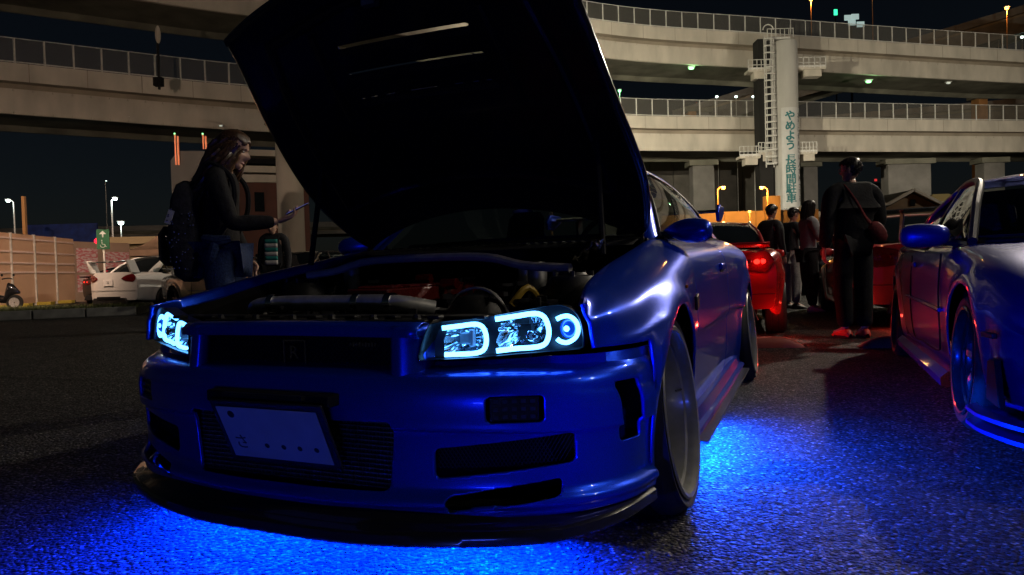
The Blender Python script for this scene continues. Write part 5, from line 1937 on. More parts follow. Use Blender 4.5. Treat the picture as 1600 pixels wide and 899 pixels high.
def rear_car(name, label, root_xy, th, paint, c, tail, group=None, plate=True, z=0):
    t = thing(name, label, 'car', (root_xy[0], root_xy[1], z), th, group)
    sh_, cur_, sec_ = car_shell(t, c, paint)
    greenhouse(t, c, paint)
    mirrors(t, cur_[0](.7) - .10, .75, c['gh'][4] + .06, paint, .19)
    yt = c['st'][-1][0]
    for s in (-1, 1):
        for yc in (0, c['wb']):
            wheel(t, s * (cur_[0](yc) + .01), yc, .315, s, .32, .235, .22, c.get('camber', 1), c.get('rim', M['rim_dark']), c.get('spk', 5), .05)
        x0, x1, zc, hh = tail
        P = []
        for v in np.linspace(0, 1, 7):
            row = []
            for u in np.linspace(0, 1, 15):
                a = min(1, u * 3) ** .5 * min(1, (1 - u) * 5) ** .5
                x = x0 + (x1 - x0) * u
                zz = zc + hh * (v - .5) * (.45 + .55 * u) * max(.08, a) * 1.6 - .02 * (1 - u)
                row.append((s * x, sh_(x, yt) + .022 + .012 * math.sin(math.pi * v), zz))
            P.append(row)
        tl_ = MB().grid(P, flip=(s < 0)).build('tail_lamp', M['tail_off'], t, angle=60)
        if c.get('lit') and s < 0:
            lamp('lamp_light', 'POINT', (s * (x0 + (x1 - x0) * .74), sh_(x0 + (x1 - x0) * .74, yt) + .11, zc), 2, (1.0, .035, .02), t, radius=.04)
        for u_, r_, m_ in ((.74, .034, 'tail_on' if c.get('lit') else 'tail_off'), (.45, .026, 'tail_off')):
            x = x0 + (x1 - x0) * u_
            MB().ball((s * x, sh_(x, yt) + .034, zc), (r_, .010, r_ * .8), 14, 8).build('lamp_bowl', M[m_], tl_)
        MB().box((s * (cur_[0](1.5) + .0), 1.55, c['gh'][4] - .12), (.02, .15, .035)).build('door_handle', paint, t, bevel=.008)
        MB().tube([(s * (cur_[0](1.2) * k_), y, z_) for k_, y, z_ in ((.99, .66, .75), (1.0, .64, .55), (.985, .68, .30), (.985, 1.75, .30), (1.003, 1.8, .55), (.99, 1.8, .78))], .005, 6).build('door_gap', M['matt_black'], t)
        MB().tube([(s * .48, yt - .12, .27), (s * .48, yt + .02, .265)], .045, 14).build('exhaust', M['chrome'], t)
    df = MB().prism([(-.62, .19), (.62, .19), (.55, .36), (-.55, .36)], yt - .03, yt + .035, Matrix(((1, 0, 0, 0), (0, 0, 1, 0), (0, 1, 0, 0), (0, 0, 0, 1))))
    df.build('rear_diffuser', M['black_plastic'], t, bevel=.01)
    if plate:
        MB().box((0, yt + .04, c.get('plz', .62)), (.33, .012, .165)).build('number_plate', mat('plate_white', (.72, .72, .70), .4), t, bevel=.003)
    bg_ = MB().tube([(x, sh_(x, yt) + .026, c['st'][-1][3] - .40) for x in np.linspace(-.78, .78, 24)], .004, 5)
    bg_.build('bumper_gap', M['matt_black'], t)
    return t, sh_, cur_


def loc_from_rear(px, py_, dep, th, c, xr, zr_):
    """Origin that puts the rear point (xr, tail, zr) of a car turned by th under a photograph pixel at a depth."""
    p = at(px, py_, dep)
    y = c['st'][-1][0]
    ct, st_ = math.cos(th), math.sin(th)
    return (p.x - (xr * ct - y * st_), p.y - (xr * st_ + y * ct))


# red coupe, tail towards the camera, just behind the main car
CA = dict(st=[(-.85, .72, .2, .58, .62), (-.4, .83, .18, .68, .74), (.3, .85, .17, .80, .84), (1.4, .86, .18, .86, .88), (2.2, .89, .18, .92, .93), (2.9, .87, .2, .93, .95), (3.35, .80, .30, .86, .92)],
          wb=2.57, zb=.2, gh=(.55, 1.3, 1.95, 3.0, .85, .95, .72, .53, 1.29), lit=True, plz=.55, tail=.22)
thA = math.pi - R(20)
oA = (2.22 + .0, 9.9)
roA = loc_from_rear(1146, 420, 7.15, thA, CA, -.38, .70)
redA, shA, curA = rear_car('sports_coupe', 'glossy red coupe with a lit tail lamp parked directly behind the blue coupe', roA, thA, M['red_paint'], CA, (.34, .78, .80, .16))
MB().grid([[(x, 3.33 + .03 * (1 - (x / .75) ** 2), .945), (x, 3.42 + .04 * (1 - (x / .75) ** 2), .985)] for x in np.linspace(-.74, .74, 15)]).build('boot_lip', M['red_paint'], redA, solid=.012)
# rose red coupe with a big wing, behind the man
CB = dict(st=[(-.85, .72, .2, .58, .62), (-.4, .83, .18, .68, .74), (.3, .85, .17, .80, .84), (1.4, .86, .18, .86, .88), (2.2, .88, .18, .93, .94), (2.9, .87, .2, .96, .98), (3.4, .81, .28, .90, .96)],
          wb=2.6, zb=.2, gh=(.55, 1.3, 2.1, 3.05, .86, .98, .73, .55, 1.33), lit=False, plz=.55, tail=.2)
thB = math.pi - R(17)
roB = loc_from_rear(1372, 445, 7.6, thB, CB, .70, .70)
redB, shB, curB = rear_car('sports_coupe', 'rose red coupe with a tall dark wing standing beyond the man with the bag', roB, thB, M['pinkred_paint'], CB, (.36, .78, .82, .17))
wgB = MB()
wgB.grid([[(x, y, z + .03 * (1 - (x / .82) ** 2)) for x in np.linspace(-.82, .82, 15)] for y, z in ((3.30, 1.275), (3.38, 1.30), (3.52, 1.305), (3.56, 1.29), (3.45, 1.275), (3.30, 1.265))])
wgBo = wgB.build('rear_wing', M['carbon'], redB, angle=40)
for s in (-1, 1):
    MB().bar((s * .45, 3.30, .97), (s * .45, 3.40, 1.285), .015, .12, up=(0, 1, 0)).build('wing_post', M['steel'], wgBo)
for (t_, yy, e_, xx) in ((redA, 3.30, 9, 0), (redB, 3.30, 6, 0)):
    MB().box((0, yy - .15, .19), (1.1, .02, .008)).build('light_strip', lamp_mat('red_led', (1.0, .03, .02), 3.0), t_)
    lamp('underglow_rear', 'AREA', (0, yy - .10, .17), e_, (1.0, .06, .03), t_, 1.2, .03, (0, yy + .02, 0))

lamp('underglow_side', 'POINT', (-.84, 3.20, .13), 4.5, (1.0, .05, .03), redA, radius=.03)
# white saloon with a high boot wing, beyond the verge
CW = dict(st=[(-.88, .74, .2, .62, .66), (-.4, .85, .2, .76, .80), (.3, .87, .2, .88, .92), (1.4, .88, .2, .94, .95), (2.4, .89, .2, .98, .99), (3.0, .87, .24, 1.0, 1.04), (3.62, .82, .30, .95, 1.03)],
          wb=2.62, zb=.22, gh=(.55, 1.25, 2.3, 3.0, .92, 1.02, .74, .56, 1.45), fourdoor=True, plz=.76, tail=.14)
thW = math.pi - R(20)
roW = loc_from_rear(171, 445, 18.0, thW, CW, 0, .7)
wht, shW, curW = rear_car('saloon_car', 'white saloon with a high boot wing parked beyond the grass verge', roW, thW, M['white_paint'], CW, (.42, .80, .88, .15))
wgW = MB()
wgW.grid([[(x, y, z) for x in np.linspace(-.72, .72, 9)] for y, z in ((3.42, 1.30), (3.55, 1.33), (3.66, 1.32), (3.55, 1.305), (3.42, 1.29))])
ww = wgW.build('rear_wing', M['white_paint'], wht, angle=40)
for s in (-1, 1):
    MB().prism([(3.30, 1.0), (3.58, 1.02), (3.70, 1.34), (3.46, 1.34)], -.03, .03, Matrix(((0, 0, 1, s * .70), (1, 0, 0, 0), (0, 1, 0, 0), (0, 0, 0, 1)))).build('wing_post', M['white_paint'], ww, bevel=.01)
text_mesh('plate_letter', '33', .09, mat('plate_ink', (.015, .03, .02), .5), wht, Matrix.Translation((0, 3.668, .76)) @ Matrix.Rotation(R(180), 4, 'Z') @ Matrix.Rotation(R(90), 4, 'X'), .001)
MB().box((0, 3.66, .36), (.8, .03, .07)).build('bumper_slot', M['matt_black'], wht)

# black saloon with a lit tail lamp in front of it, and others far off
def simple_copy(src, label, loc, rz, paint, group=None, name=None):
    c = copy_tree(src)
    c.location = loc
    c.rotation_euler = (0, 0, rz)
    c['label'] = label
    if group: c['group'] = group

    def rec(o):
        for ch in o.children:
            if ch.type == 'MESH' and ch.name.split('.')[0] in PAINTED:
                ch.data = ch.data.copy()
                ch.data.materials[0] = paint
            rec(ch)
    rec(c)
    return c


PAINTED = {'body_side', 'front_bumper', 'rear_bumper', 'roof', 'roof_rail', 'rear_pillar', 'door_mirror', 'door_handle', 'rear_wing', 'wing_post', 'boot_lip'}
pk_ = at(128, 440, 23.5)
blk = simple_copy(redA, 'black coupe with a red lit tail lamp between the hoarding and the white saloon', (pk_.x + .9, pk_.y + 3.0, 0), thW + R(20), M['black_paint'])
for ch in list(blk.children):
    if ch.type == 'LIGHT':
        bpy.data.objects.remove(ch)
for ch in blk.children:
    if ch.name.startswith('tail_lamp'):
        for b_ in ch.children:
            b_.data = b_.data.copy()
            b_.data.materials[0] = M['tail_on']
pk_ = at(352, 450, 14.5)
g1 = simple_copy(bc, 'silver grey coupe half hidden behind the woman, beside the white saloon', (pk_.x + .25, pk_.y + 1.6, 0), R(52), M['grey_paint'])
am = mat('amber_lamp', (.5, .16, .02), .15, 0, .6, .5, emit=(1, .3, .05), estr=.25)
for ch in g1.children:
    if ch.name.startswith('headlight'):
        ch.data = ch.data.copy()
        ch.data.materials[0] = am
FC = 'cars parked in the far rows'
for i, (px, dep, rz, pt, src, lab) in enumerate((
        (1300, 17, R(25), 'black_paint', wht, 'dark saloon far off between the two women and the man'),
        (1255, 24, R(200), 'grey_paint', wht, 'grey saloon under the lettered column in the far row'),
        (1345, 26, R(200), 'white_paint', wht, 'pale saloon in the far row hidden behind the man'),
        (470, 21, R(-8), 'white_paint', wht, 'pale saloon with a blue roof light beside the beige pier'),
        (545, 21, R(160), 'black_paint', wht, 'dark saloon behind the raised bonnet'),
        (1160, 22, R(195), 'black_paint', wht, 'black saloon in front of the orange wall'))):
    p = at(px, 420, dep)
    simple_copy(src, lab, (p.x, p.y, 0), rz, M[pt], FC)

# small motor scooter at the far left
sc_p = at(6, 470, 21.0)
sc = thing('motor_scooter', 'low black scooter at the far left edge before the hoarding', 'scooter', (sc_p.x, sc_p.y, .0), R(10))
for x in (-.95, .30):
    MB().lathe([(.15, -.05), (.22, -.05), (.24, 0), (.22, .05), (.15, .05)], 24, 'Y', (x, 0, .24)).build('tyre', M['rubber'], sc)
    MB().lathe([(.15, -.04), (.03, -.03), (.03, .03), (.15, .04)], 20, 'Y', (x, 0, .24)).build('rim', M['alloy'], sc)
P = []
for x, z0, z1, w_ in ((-1.1, .5, .6, .05), (-.9, .45, .78, .12), (-.5, .40, .80, .15), (-.2, .25, .50, .14), (.05, .22, .45, .13), (.15, .3, .85, .16), (.28, .48, .80, .12), (.45, .50, .58, .04)):
    P.append([(x, w_ * math.cos(a), (z0 + z1) / 2 + (z1 - z0) / 2 * math.sin(a)) for a in np.linspace(0, 2 * math.pi, 17)])
MB().grid(P).build('body', M['black_paint'], sc, angle=60)
MB().tube([(.12, -.28, .96), (.14, -.1, .98), (.14, .1, .98), (.12, .28, .96)], .018, 8).build('handlebar', M['black_plastic'], sc)
for s in (-1, 1):
    MB().ball((.14, s * .33, 1.08), (.02, .06, .04), 10, 8).build('mirror', M['black_plastic'], sc)

# low red painted wheel stops
for i, (px, py_, dep, lab) in enumerate(((1202, 538, 6.35, 'red painted rounded wheel stop under the tail of the glossy red coupe'), (1398, 540, 6.1, 'red painted rounded wheel stop beside the shoes of the man with the bag'))):
    p = at(px, py_, dep)
    b = MB()
    b.grid([[(x, .07 * math.cos(a), .10 * math.sin(a) * (1 - (abs(x) / .30) ** 3 * .9)) for a in np.linspace(0, math.pi, 9)] for x in np.linspace(-.30, .30, 13)])
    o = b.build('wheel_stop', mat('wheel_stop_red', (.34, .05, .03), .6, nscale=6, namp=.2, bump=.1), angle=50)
    o.location = (p.x, p.y, 0)
    o.rotation_euler = (0, 0, R(-8))
    tag(o, lab, 'wheel stop', 'wheel stops in the row behind')

# ------------------------------------------------------------------ people
def skin_body(name, joints, edges, material, parent, sub=2, root=None):
    me = bpy.data.meshes.new(name)
    ks = list(joints)
    me.from_pydata([joints[k][0] for k in ks], [(ks.index(a), ks.index(b)) for a, b in edges], [])
    o = bpy.data.objects.new(name, me)
    link(o)
    md = o.modifiers.new('Skin', 'SKIN')
    md.use_smooth_shade = True
    for i, k in enumerate(ks):
        sv = me.skin_vertices[0].data[i]
        r_ = joints[k][1]
        sv.radius = r_ if isinstance(r_, tuple) else (r_, r_)
        sv.use_root = (k == (root or ks[0]))
    ss = o.modifiers.new('sub', 'SUBSURF')
    ss.levels = ss.render_levels = sub
    dg = bpy.context.evaluated_depsgraph_get()
    m2 = bpy.data.meshes.new_from_object(o.evaluated_get(dg))
    bpy.data.objects.remove(o)
    m2.name = name
    m2.materials.clear()
    m2.materials.append(material)
    m2.polygons.foreach_set('use_smooth', [True] * len(m2.polygons))
    o2 = bpy.data.objects.new(name, m2)
    link(o2, parent)
    return o2


def head(parent, M4, skin, hair, style='short', eyes=True, seed=1):
    """A head with face: z 0 (chin) to .235 (crown), facing +y."""
    fr = curve1([0, .02, .045, .07, .095, .12, .15, .19, .22, .236], [.062, .074, .072, .080, .086, .082, .090, .080, .045, .0])
    bk = curve1([0, .02, .045, .07, .095, .12, .15, .19, .22, .236], [-.005, -.03, -.055, -.075, -.090, -.100, -.102, -.088, -.05, .0])
    wd = curve1([0, .02, .045, .07, .095, .12, .15, .19, .22, .236], [.030, .045, .058, .066, .071, .075, .077, .066, .040, .001])
    P = []
    n = 40
    for z in np.concatenate([np.linspace(0, .21, 34), np.linspace(.215, .236, 6)]):
        c = (fr(z) + bk(z)) / 2
        h = (fr(z) - bk(z)) / 2
        row = []
        for k in range(n + 1):
            a = 2 * math.pi * k / n
            sx, cy = math.sin(a), math.cos(a)
            x, y = wd(z) * math.copysign(abs(sx) ** .9, sx), c + h * cy
            if cy > 0:
                y += .026 * math.exp(-((x / .012) ** 2) - ((z - .078) / .018) ** 2) + .012 * math.exp(-((x / .009) ** 2) - ((z - .100) / .020) ** 2)
                y -= .012 * math.exp(-(((abs(x) - .031) / .016) ** 2) - ((z - .112) / .012) ** 2)
                y += .006 * math.exp(-((x / .022) ** 2) - ((z - .046) / .007) ** 2) - .004 * math.exp(-((x / .02) ** 2) - ((z - .037) / .004) ** 2)
                y += .006 * math.exp(-((x / .05) ** 2) - ((z - .130) / .008) ** 2)
            row.append((x, y, z))
        P.append(row)
    mb = MB().grid(P)
    mb.v = [tuple(M4 @ Vector(v)) for v in mb.v]
    hd_ = mb.build('head', skin, parent, angle=80)

    def put(m, name, mt, sm=True, **kw):
        m.v = [tuple(M4 @ Vector(v)) for v in m.v]
        return m.build(name, mt, hd_, smooth=sm, **kw)
    for s in (-1, 1):
        e = MB().ball((s * .031, .070, .112), (.0115, .009, .0085), 12, 8)
        put(e, 'eye', mat('eye_white', (.6, .58, .55), .2, nscale=4))
        put(MB().ball((s * .031, .0775, .112), (.0048, .003, .0052), 10, 6), 'iris', mat('iris_dark', (.02, .012, .008), .15))
        put(MB().ball((s * .078, -.012, .100), (.010, .020, .032), 10, 8), 'ear', skin)
        put(MB().tube([(s * .016, .083, .127), (s * .03, .084, .132), (s * .046, .074, .127)], [.003, .0035, .002], 6), 'eyebrow', hair)
    put(MB().tube([(-.022, .069, .042), (0, .079, .043), (.022, .069, .042)], [.003, .0055, .003], 8), 'lips', mat('lips', (.34, .13, .12), .45))
    # hair shell
    rg_ = random.Random(seed)
    P = []
    for z in np.concatenate([np.linspace(.03, .21, 22), np.linspace(.215, .2385, 6)]):
        c = (fr(z) + bk(z)) / 2
        h = (fr(z) - bk(z)) / 2
        row = []
        for k in range(n + 1):
            a = 2 * math.pi * (k % n) / n
            front = math.cos(a)
            g_ = (1.10 if style != 'short' else 1.05) + .025 * math.sin(5 * a + 40 * z)
            hl_ = .158 + .012 * math.sin(7 * a)
            if front > .25 and z < hl_:
                g_ = .93
            elif front > -.05 and z < .10 and style != 'long':
                g_ = .93
            elif style == 'short' and z < (.045 if front < -.5 else .085 - .03 * max(0, -front)):
                g_ = .95
            row.append((wd(z) * math.sin(a) * g_, c + h * math.cos(a) * g_, z * 1.0 + .008 * (g_ > 1) * (z > .2)))
        P.append(row)
    put(MB().grid(P), 'hair', hair, angle=80)
    if style == 'long':
        st_ = MB()
        for i in range(230):
            a = rg_.uniform(.85, 2 * math.pi - .85)
            zz = rg_.uniform(.12, .218)
            c = (fr(zz) + bk(zz)) / 2
            h = (fr(zz) - bk(zz)) / 2
            x, y = wd(zz) * math.sin(a) * 1.08, c + h * math.cos(a) * 1.08
            L_ = rg_.uniform(.30, .42)
            wv = rg_.uniform(0, 6)
            pts = []
            for j in range(8):
                t = j / 7
                pts.append((x * (1 + .45 * math.sin(min(1, t * 1.6) * 1.57)) + .020 * math.sin(wv + 9 * t), y - .05 * t + (-.03 * t if math.cos(a) < 0 else .0) + .018 * math.cos(wv + 8 * t), zz - .02 - L_ * t ** 1.15))
            st_.tube(pts, [.008, .011, .012, .012, .011, .010, .007, .002], 5)
        put(st_, 'hair_lock', hair)
    elif style == 'bob':
        st_ = MB()
        for i in range(90):
            a = rg_.uniform(.9, 2 * math.pi - .9)
            zz = rg_.uniform(.12, .21)
            c = (fr(zz) + bk(zz)) / 2
            h = (fr(zz) - bk(zz)) / 2
            x, y = wd(zz) * math.sin(a) * 1.06, c + h * math.cos(a) * 1.06
            pts = [(x * (1 + .18 * math.sin(t * 2)), y - .02 * t, zz - .20 * t) for t in np.linspace(0, 1, 6)]
            st_.tube(pts, [.010, .013, .013, .012, .009, .003], 5)
        put(st_, 'hair_lock', hair)
    else:
        st_ = MB()
        for i in range(320):
            a = rg_.uniform(0, 2 * math.pi)
            zz = rg_.uniform(.165 if math.cos(a) > .1 else .07, .234)
            c = (fr(zz) + bk(zz)) / 2
            h = (fr(zz) - bk(zz)) / 2
            x, y = wd(zz) * math.sin(a) * 1.06, c + h * math.cos(a) * 1.06
            st_.tube([(x * .98, y * .98, zz), (x * 1.05 + rg_.uniform(-.008, .008), y * 1.04 + .006, zz + .004), (x * 1.08 + rg_.uniform(-.01, .01), y * 1.06 + .008, zz - .016)], [.006, .005, .0015], 4)
        put(st_, 'hair_lock', hair)
    return hd_


def hand(parent, wrist, direction, up, side, curl, skin, scale=1.0):
    """Palm, four unequal bent fingers and a thumb. direction: along the fingers; up: back of the hand; side +1 puts the thumb on the +s side."""
    d = Vector(direction).normalized()
    s_ = d.cross(Vector(up)).normalized()
    u = s_.cross(d)
    W = Vector(wrist)

    def Q(a, b, c):
        return W + (d * a + s_ * b + u * c) * scale
    m = MB()
    P = []
    for a, w_, h_ in ((0, .024, .018), (.02, .030, .017), (.05, .038, .016), (.082, .040, .013), (.092, .037, .009)):
        P.append([Q(a, w_ * math.cos(t), h_ * math.sin(t) * .8) for t in np.linspace(0, 2 * math.pi, 13)])
    m.grid(P)
    for b, L_, cu in ((-.029, .062, 1.15), (-.0095, .074, 1.0), (.0105, .078, .95), (.030, .068, .9)):
        p = [0.085, 0.0]
        ang = .15
        pts = [Q(.075, b, .0)]
        x, z = .086, 0.0
        for k, seg in enumerate((.42, .33, .25)):
            ang += curl * cu * (.6, .8, .6)[k]
            x += L_ * seg * math.cos(ang)
            z -= L_ * seg * math.sin(ang)
            pts.append(Q(x, b * (1 + .1 * k), z))
        pp = spl(pts, 9)
        m.tube(pp, [.0095, .009, .0088, .0085, .008, .0078, .0072, .0066, .0045], 8)
    th_ = [Q(.018, side * .026, -.004), Q(.040, side * .046, -.012), Q(.062, side * .052, -.024 - .01 * curl), Q(.082, side * (.046 - .02 * curl), -.034 - .016 * curl)]
    m.tube(spl(th_, 8), [.013, .0125, .0115, .0105, .010, .0095, .0085, .005], 8)
    return m.build('hand', skin, parent, angle=80)


def person(label, loc, rz, J, cloth, headM, hair='short', hairmat='hair_dark', group='people standing among the parked cars', h=1.0, hands=(), seed=1, wide=1.0, skirt=False, jacket_len=.0):
    """J: joint positions in the person's frame (x right, y forward, z up)."""
    t = thing('person', label, 'person', loc, rz, group)
    D = dict(pelvis=(0, 0, .93), waist=(0, 0, 1.08), chest=(0, .0, 1.27), neck=(0, -.005, 1.44), headb=(0, .02, 1.53),
             shl=(-.18, 0, 1.39), ell=(-.22, -.02, 1.12), wrl=(-.23, .05, .88), shr=(.18, 0, 1.39), elr=(.22, -.02, 1.12), wrr=(.23, .05, .88),
             hipl=(-.095, 0, .90), knl=(-.10, .02, .50), anl=(-.10, -.01, .09), tol=(-.11, .15, .035), hipr=(.095, 0, .90), knr=(.10, .02, .50), anr=(.10, -.01, .09), tor=(.11, .15, .035))
    D.update(J)
    D = {k: Vector(v) * h for k, v in D.items()}
    w = wide
    skin = M['skin']
    bj = {'pelvis': (D['pelvis'], (.125, .09)), 'chest': (D['chest'], (.13, .09)), 'neck': (D['neck'], .048), 'headb': (D['headb'], .045)}
    be = [('pelvis', 'chest'), ('chest', 'neck'), ('neck', 'headb')]
    for s in 'lr':
        bj.update({'sh' + s: (D['sh' + s], .05), 'el' + s: (D['el' + s], .036), 'wr' + s: (D['wr' + s], .026),
                   'hip' + s: (D['hip' + s], .08), 'kn' + s: (D['kn' + s], .052), 'an' + s: (D['an' + s], .036), 'to' + s: (D['to' + s], .03)})
        be += [('chest', 'sh' + s), ('sh' + s, 'el' + s), ('el' + s, 'wr' + s), ('pelvis', 'hip' + s), ('hip' + s, 'kn' + s), ('kn' + s, 'an' + s), ('an' + s, 'to' + s)]
    skin_body('body', bj, be, skin, t, 1)
    # top
    tj = {'waist': (D['waist'], (.155 * w, .115 * w)), 'hem': (D['pelvis'] + Vector((0, 0, -.02 - jacket_len)), (.165 * w, .125 * w)), 'chest': (D['chest'], (.165 * w, .118 * w)), 'collar': (D['neck'] + Vector((0, 0, -.01)), (.075, .07))}
    te = [('waist', 'hem'), ('waist', 'chest'), ('chest', 'collar')]
    tj['chest'] = (D['chest'] + Vector((0, 0, -.03)), (.165 * w, .118 * w))
    for s in 'lr':
        tj['tr' + s] = (D['collar' + s] if 'collar' + s in D else (D['neck'] * .45 + D['sh' + s] * .55) + Vector((0, 0, .012)), .075 * w)
        m1 = (D['sh' + s] + D['el' + s]) / 2
        m2 = (D['el' + s] * .55 + D['wr' + s] * .45)
        tj.update({'sh' + s: (D['sh' + s], .078 * w), 'ma' + s: (m1, .066 * w), 'el' + s: (D['el' + s], .060 * w), 'mb' + s: (m2, .055 * w), 'wr' + s: (D['wr' + s] * .93 + D['el' + s] * .07, .042 * w)})
        te += [('collar', 'tr' + s), ('tr' + s, 'sh' + s), ('sh' + s, 'ma' + s), ('ma' + s, 'el' + s), ('el' + s, 'mb' + s), ('mb' + s, 'wr' + s)]
    skin_body('jacket', tj, te, M[cloth[0]], t, 2)
    pj = {'pelvis': (D['pelvis'], (.15, .115))}
    pe = []
    lw = cloth[3] if len(cloth) > 3 else 1.0
    for s in 'lr':
        pj.update({'hip' + s: (D['hip' + s], .098), 'mt' + s: ((D['hip' + s] + D['kn' + s]) / 2, .085 * (.5 + .5 * lw)), 'kn' + s: (D['kn' + s], .068 * lw), 'mc' + s: ((D['kn' + s] + D['an' + s]) / 2, .064 * lw), 'an' + s: (D['an' + s] + Vector((0, 0, .01)), .054 * lw)})
        pe += [('pelvis', 'hip' + s), ('hip' + s, 'mt' + s), ('mt' + s, 'kn' + s), ('kn' + s, 'mc' + s), ('mc' + s, 'an' + s)]
        sd = (D['to' + s] - D['an' + s])
        sd.z = 0
        sd = sd.normalized() if sd.length > .01 else Vector((0, 1, 0))
        a = D['an' + s]
        P = []
        sx_ = Vector((sd.y, -sd.x, 0))
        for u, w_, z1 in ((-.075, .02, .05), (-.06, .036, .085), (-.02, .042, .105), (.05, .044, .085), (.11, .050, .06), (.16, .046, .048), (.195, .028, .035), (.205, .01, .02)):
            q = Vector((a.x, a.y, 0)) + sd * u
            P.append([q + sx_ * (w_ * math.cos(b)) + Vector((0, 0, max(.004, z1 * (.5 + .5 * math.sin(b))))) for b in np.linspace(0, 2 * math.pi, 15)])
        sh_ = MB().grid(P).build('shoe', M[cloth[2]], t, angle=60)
        sole = MB().grid([[q_ + Vector((0, 0, 0)) for q_ in (Vector((a.x, a.y, .004)) + sd * u - sx_ * w_, Vector((a.x, a.y, .026)) + sd * u - sx_ * w_ * 1.05)] for u, w_ in ((-.075, .02), (0, .044), (.11, .052), (.2, .012))])
        sole.build('sole', M['rubber'], sh_)
    skin_body('trousers', pj, pe, M[cloth[1]], t, 2)
    hd_ = head(t, Matrix.Translation(D['headb'] + Vector((0, -.0, -.02))) @ headM, skin, M[hairmat], hair, seed=seed)
    for s, direction, up, side, curl in hands:
        hand(t, D['wr' + s], direction, up, side, curl, skin)
    return t, D, hd_


RX = lambda a: Matrix.Rotation(R(a), 4, 'X')
RZ = lambda a: Matrix.Rotation(R(a), 4, 'Z')

# woman looking at her telephone, seen from her right side; local +y points to the picture's right
wom, WD, whead = person('woman in black jacket and blue jeans with a backpack looking down at her phone', (-1.80, 4.30, 0), R(-84),
    dict(elr=(.20, .12, 1.10), wrr=(.10, .37, 1.115), shr=(.17, .02, 1.37), wrl=(-.21, .10, .89), ell=(-.21, .0, 1.10), knl=(-.10, .06, .50), headb=(0, .06, 1.485), neck=(0, .02, 1.425)),
    ('black_cloth', 'denim', 'black_plastic', 1.15), RX(-14), 'long', 'hair_brown', h=1.0, hands=(('r', (.02, 1, .35), (-.2, .35, -1), 1, .55), ('l', (0, .15, -1), (-1, 0, 0), 1, .5)), wide=.94)
ph = MB().box((0, 0, 0), (.072, .145, .009))
ph_o = ph.build('phone', M['black_plastic'], None, bevel=.004)
wmW = Matrix.Translation((-1.80, 4.30, 0)) @ Matrix.Rotation(R(-84), 4, 'Z')
ph_o.matrix_world = wmW @ Matrix.Translation(WD['wrr'] + Vector((-.005, .115, .075))) @ RX(26) @ Matrix.Rotation(R(10), 4, 'Y')
tag(ph_o, 'slim dark phone held in the hand of the woman in the black jacket', 'phone')
MB().box((0, 0, .0052), (.068, .142, .0012)).build('screen', lamp_mat('phone_screen', (.25, .3, 1.0), .35), ph_o, smooth=False)
# denim tie hanging at her waist and the bright jean panel
# backpack
bp_ = thing('backpack', 'black studded backpack worn by the woman with the phone', 'backpack', (-1.80, 4.30, 0), R(-84))
P = []
for z, w_, dpt in ((.76, .10, .04), (.80, .16, .12), (.95, .185, .17), (1.12, .18, .17), (1.26, .165, .14), (1.35, .13, .09), (1.38, .06, .03)):
    row = []
    for k in range(25):
        a = 2 * math.pi * k / 24
        ca_, sa_ = math.cos(a), math.sin(a)
        row.append((.88 * w_ * math.copysign(abs(ca_) ** .6, ca_), -.19 + .72 * dpt * math.copysign(abs(sa_) ** .6, sa_) * .8, z))
    P.append(row)
pack = MB().grid(P).build('pack', M['dark_cloth'], bp_, angle=60)
stu = mat('stud_metal', (.6, .6, .65), .25, 1.0)
sd_ = MB()
rg2 = random.Random(4)
for i in range(40):
    z = rg2.uniform(.82, 1.2)
    sd_.ball((.16, -.19 + rg2.uniform(-.08, .08), z), (.004, .006, .006), 6, 4)
for i in range(24):
    sd_.ball((rg2.uniform(-.13, .13), -.285, rg2.uniform(.84, 1.25)), (.006, .004, .006), 6, 4)
tag(sd_.build('stud', stu, bp_), kind='stuff')
MB().box((.157, -.25, 1.15), (.006, .035, .085), rx=R(-20)).build('brand_patch', mat('patch_pale', (.5, .5, .52), .6), bp_)
MB().grid([[(x, -.20 + y, z) for x in (-.12, 0, .12)] for y, z in ((-.10, .86), (-.135, .90), (-.135, 1.05), (-.10, 1.10))]).build('front_pocket', M['black_cloth'], bp_, solid=.01)
for s in (-1, 1):
    MB().tube(spl([(s * .11, -.12, 1.37), (s * .125, -.02, 1.475), (s * .14, .11, 1.38), (s * .15, .12, 1.2), (s * .15, .02, 1.02), (s * .13, -.12, .92)], 24), .017, 6).build('strap', M['black_cloth'], bp_)
kn_ = MB()
kn_.tube(spl([(.17, -.06, 1.02), (.19, .02, 1.0), (.17, .10, 1.01)], 8), [.02, .028, .032, .034, .034, .032, .028, .02], 8)
kn_.tube(spl([(.19, .02, 1.0), (.20, .0, .92), (.195, -.03, .86)], 8), [.026, .03, .03, .028, .028, .026, .022, .01], 8)
kn_.build('knotted_sleeve', M['denim'], wom)

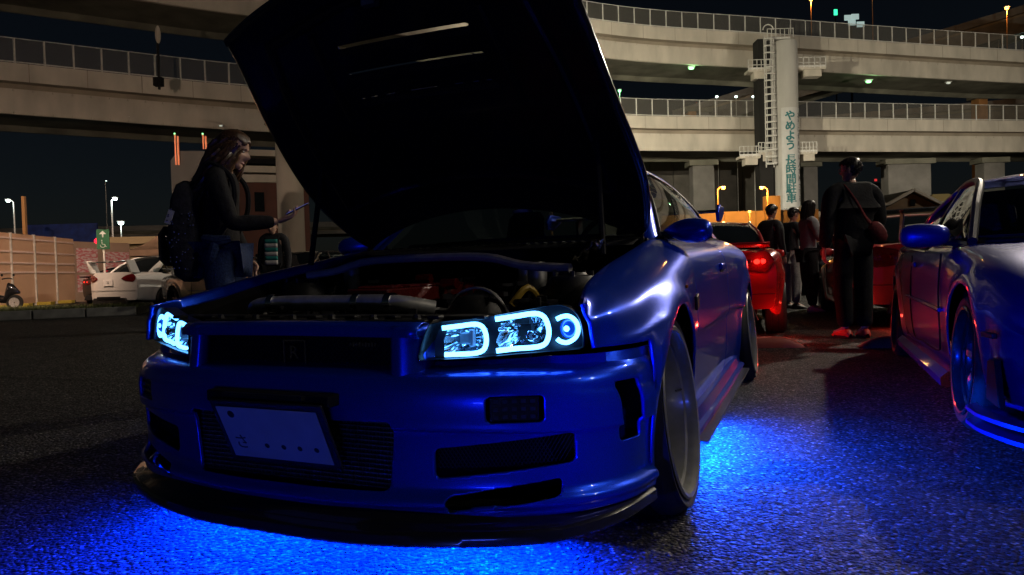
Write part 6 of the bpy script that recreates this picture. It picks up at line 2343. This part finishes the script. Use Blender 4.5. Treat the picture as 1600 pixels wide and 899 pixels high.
# tall man with a cross-body bag, seen from behind
man, MD, mhead = person('tall man in a black padded jacket and shoes painted red lit seen from behind', (3.44, 6.92, 0), R(2),
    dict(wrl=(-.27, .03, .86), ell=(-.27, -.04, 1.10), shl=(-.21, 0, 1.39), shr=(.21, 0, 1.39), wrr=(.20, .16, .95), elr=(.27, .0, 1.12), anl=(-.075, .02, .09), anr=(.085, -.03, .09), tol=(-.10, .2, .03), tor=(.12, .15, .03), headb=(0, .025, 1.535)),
    ('black_cloth', 'black_cloth', 'red_lit_shoe', 1.42), RZ(38), 'short', 'hair_dark', h=1.045, hands=(('l', (0, .1, -1), (-1, 0, 0), 1, .5),), wide=1.26, seed=5)
gl_ = MB()
HM = Matrix.Translation(MD['headb'] + Vector((0, 0, -.02))) @ RZ(38)
for s in (-1, 1):
    gl_.tube([HM @ Vector((s * .033 + .022 * math.cos(a), .094, .110 + .017 * math.sin(a))) for a in np.linspace(0, 2 * math.pi, 16)[:-1]], .0022, 5, closed=True)
    gl_.tube([HM @ Vector((s * .055, .092, .112)), HM @ Vector((s * .080, .03, .115)), HM @ Vector((s * .082, -.03, .110))], .002, 5)
gl_.build('glasses', M['steel'], mhead)
bag = thing('crossbody_bag', 'dark red cross-body bag slung over the back of the tall man', 'bag', (3.44, 6.92, 0), R(2))
bgm = mat('wine_cloth', (.10, .012, .016), .75, 0, .2, nscale=40, namp=.3, bump=.2, bscale=60)
P = []
for u in np.linspace(0, 1, 9):
    a = math.sin(math.pi * u) ** .6 + .02
    P.append([(.06 + .20 * u, -.165 + .045 * math.cos(b) * a, 1.10 - .09 * u + .10 * math.sin(b) * a) for b in np.linspace(0, 2 * math.pi, 15)])
MB().grid(P).build('pouch', bgm, bag, angle=60)
MB().grid([[p + Vector((0, 0, dz)) for p in [Vector(q) for q in spl([(-.13, .03, 1.545), (-.12, -.09, 1.50), (-.04, -.165, 1.34), (.06, -.168, 1.17), (.20, -.15, 1.06)], 20)]] for dz in (-.028, .028)]).build('strap', bgm, bag, solid=.006)

# woman in a grey top, side on
person('woman in a grey top and black trousers standing side on before the lettered column', (4.62, 10.7, 0), R(-85),
    dict(elr=(.20, .06, 1.14), wrr=(.12, .32, 1.17), ell=(-.2, .08, 1.14), wrl=(-.12, .34, 1.16), anl=(-.09, .12, .09), tol=(-.1, .28, .03)),
    ('grey_cloth', 'black_cloth', 'white_shoe', 1.3), RX(-4), 'bob', 'hair_dark', hands=(('r', (0, 1, .2), (0, 0, 1), -1, .6), ('l', (0, 1, .2), (0, 0, 1), 1, .6)), seed=8, h=1.0)
person('man in a dark top and pale grey trousers beside the woman in grey', (4.72, 11.6, 0), R(-70),
    dict(elr=(.22, .08, 1.12), wrr=(.08, .28, 1.05), ell=(-.2, .08, 1.12), wrl=(-.08, .28, 1.05)),
    ('dark_cloth', 'pale_cloth', 'black_plastic', 1.25), RX(-20), 'short', 'hair_dark', hands=(('r', (-.2, 1, 0), (0, 0, 1), -1, .7), ('l', (.2, 1, 0), (0, 0, 1), 1, .7)), seed=9, h=.985)
person('person in charcoal clothes half hidden behind the red coupe roof', (4.22, 11.2, 0), R(-60), dict(),
    ('dark_cloth', 'black_cloth', 'black_plastic', 1.1), RX(-12), 'short', 'hair_dark', seed=10, hands=(('r', (0, .1, -1), (1, 0, 0), -1, .5), ('l', (0, .1, -1), (-1, 0, 0), 1, .5)))
st_, SD, _ = person('man in a dark cardigan over a green striped white jumper behind the phone', (-3.78, 11.0, 0), R(178), dict(headb=(0, .03, 1.50)),
    ('dark_cloth', 'black_cloth', 'black_plastic', 1.1), RX(-8), 'short', 'hair_dark', seed=11, hands=(('r', (0, .1, -1), (1, 0, 0), -1, .5), ('l', (0, .1, -1), (-1, 0, 0), 1, .5)))
for i, z in enumerate(np.linspace(.98, 1.38, 7)[:-1]):
    P = [[(x, .132 - .35 * x * x + .0, zz) for x in np.linspace(-.105, .105, 7)] for zz in (z, z + .066)]
    MB().grid(P).build('jumper_stripe', mat('jumper_teal', (.02, .22, .20), .85) if i % 2 else mat('jumper_white', (.52, .50, .48), .85), st_, solid=.008)
pass
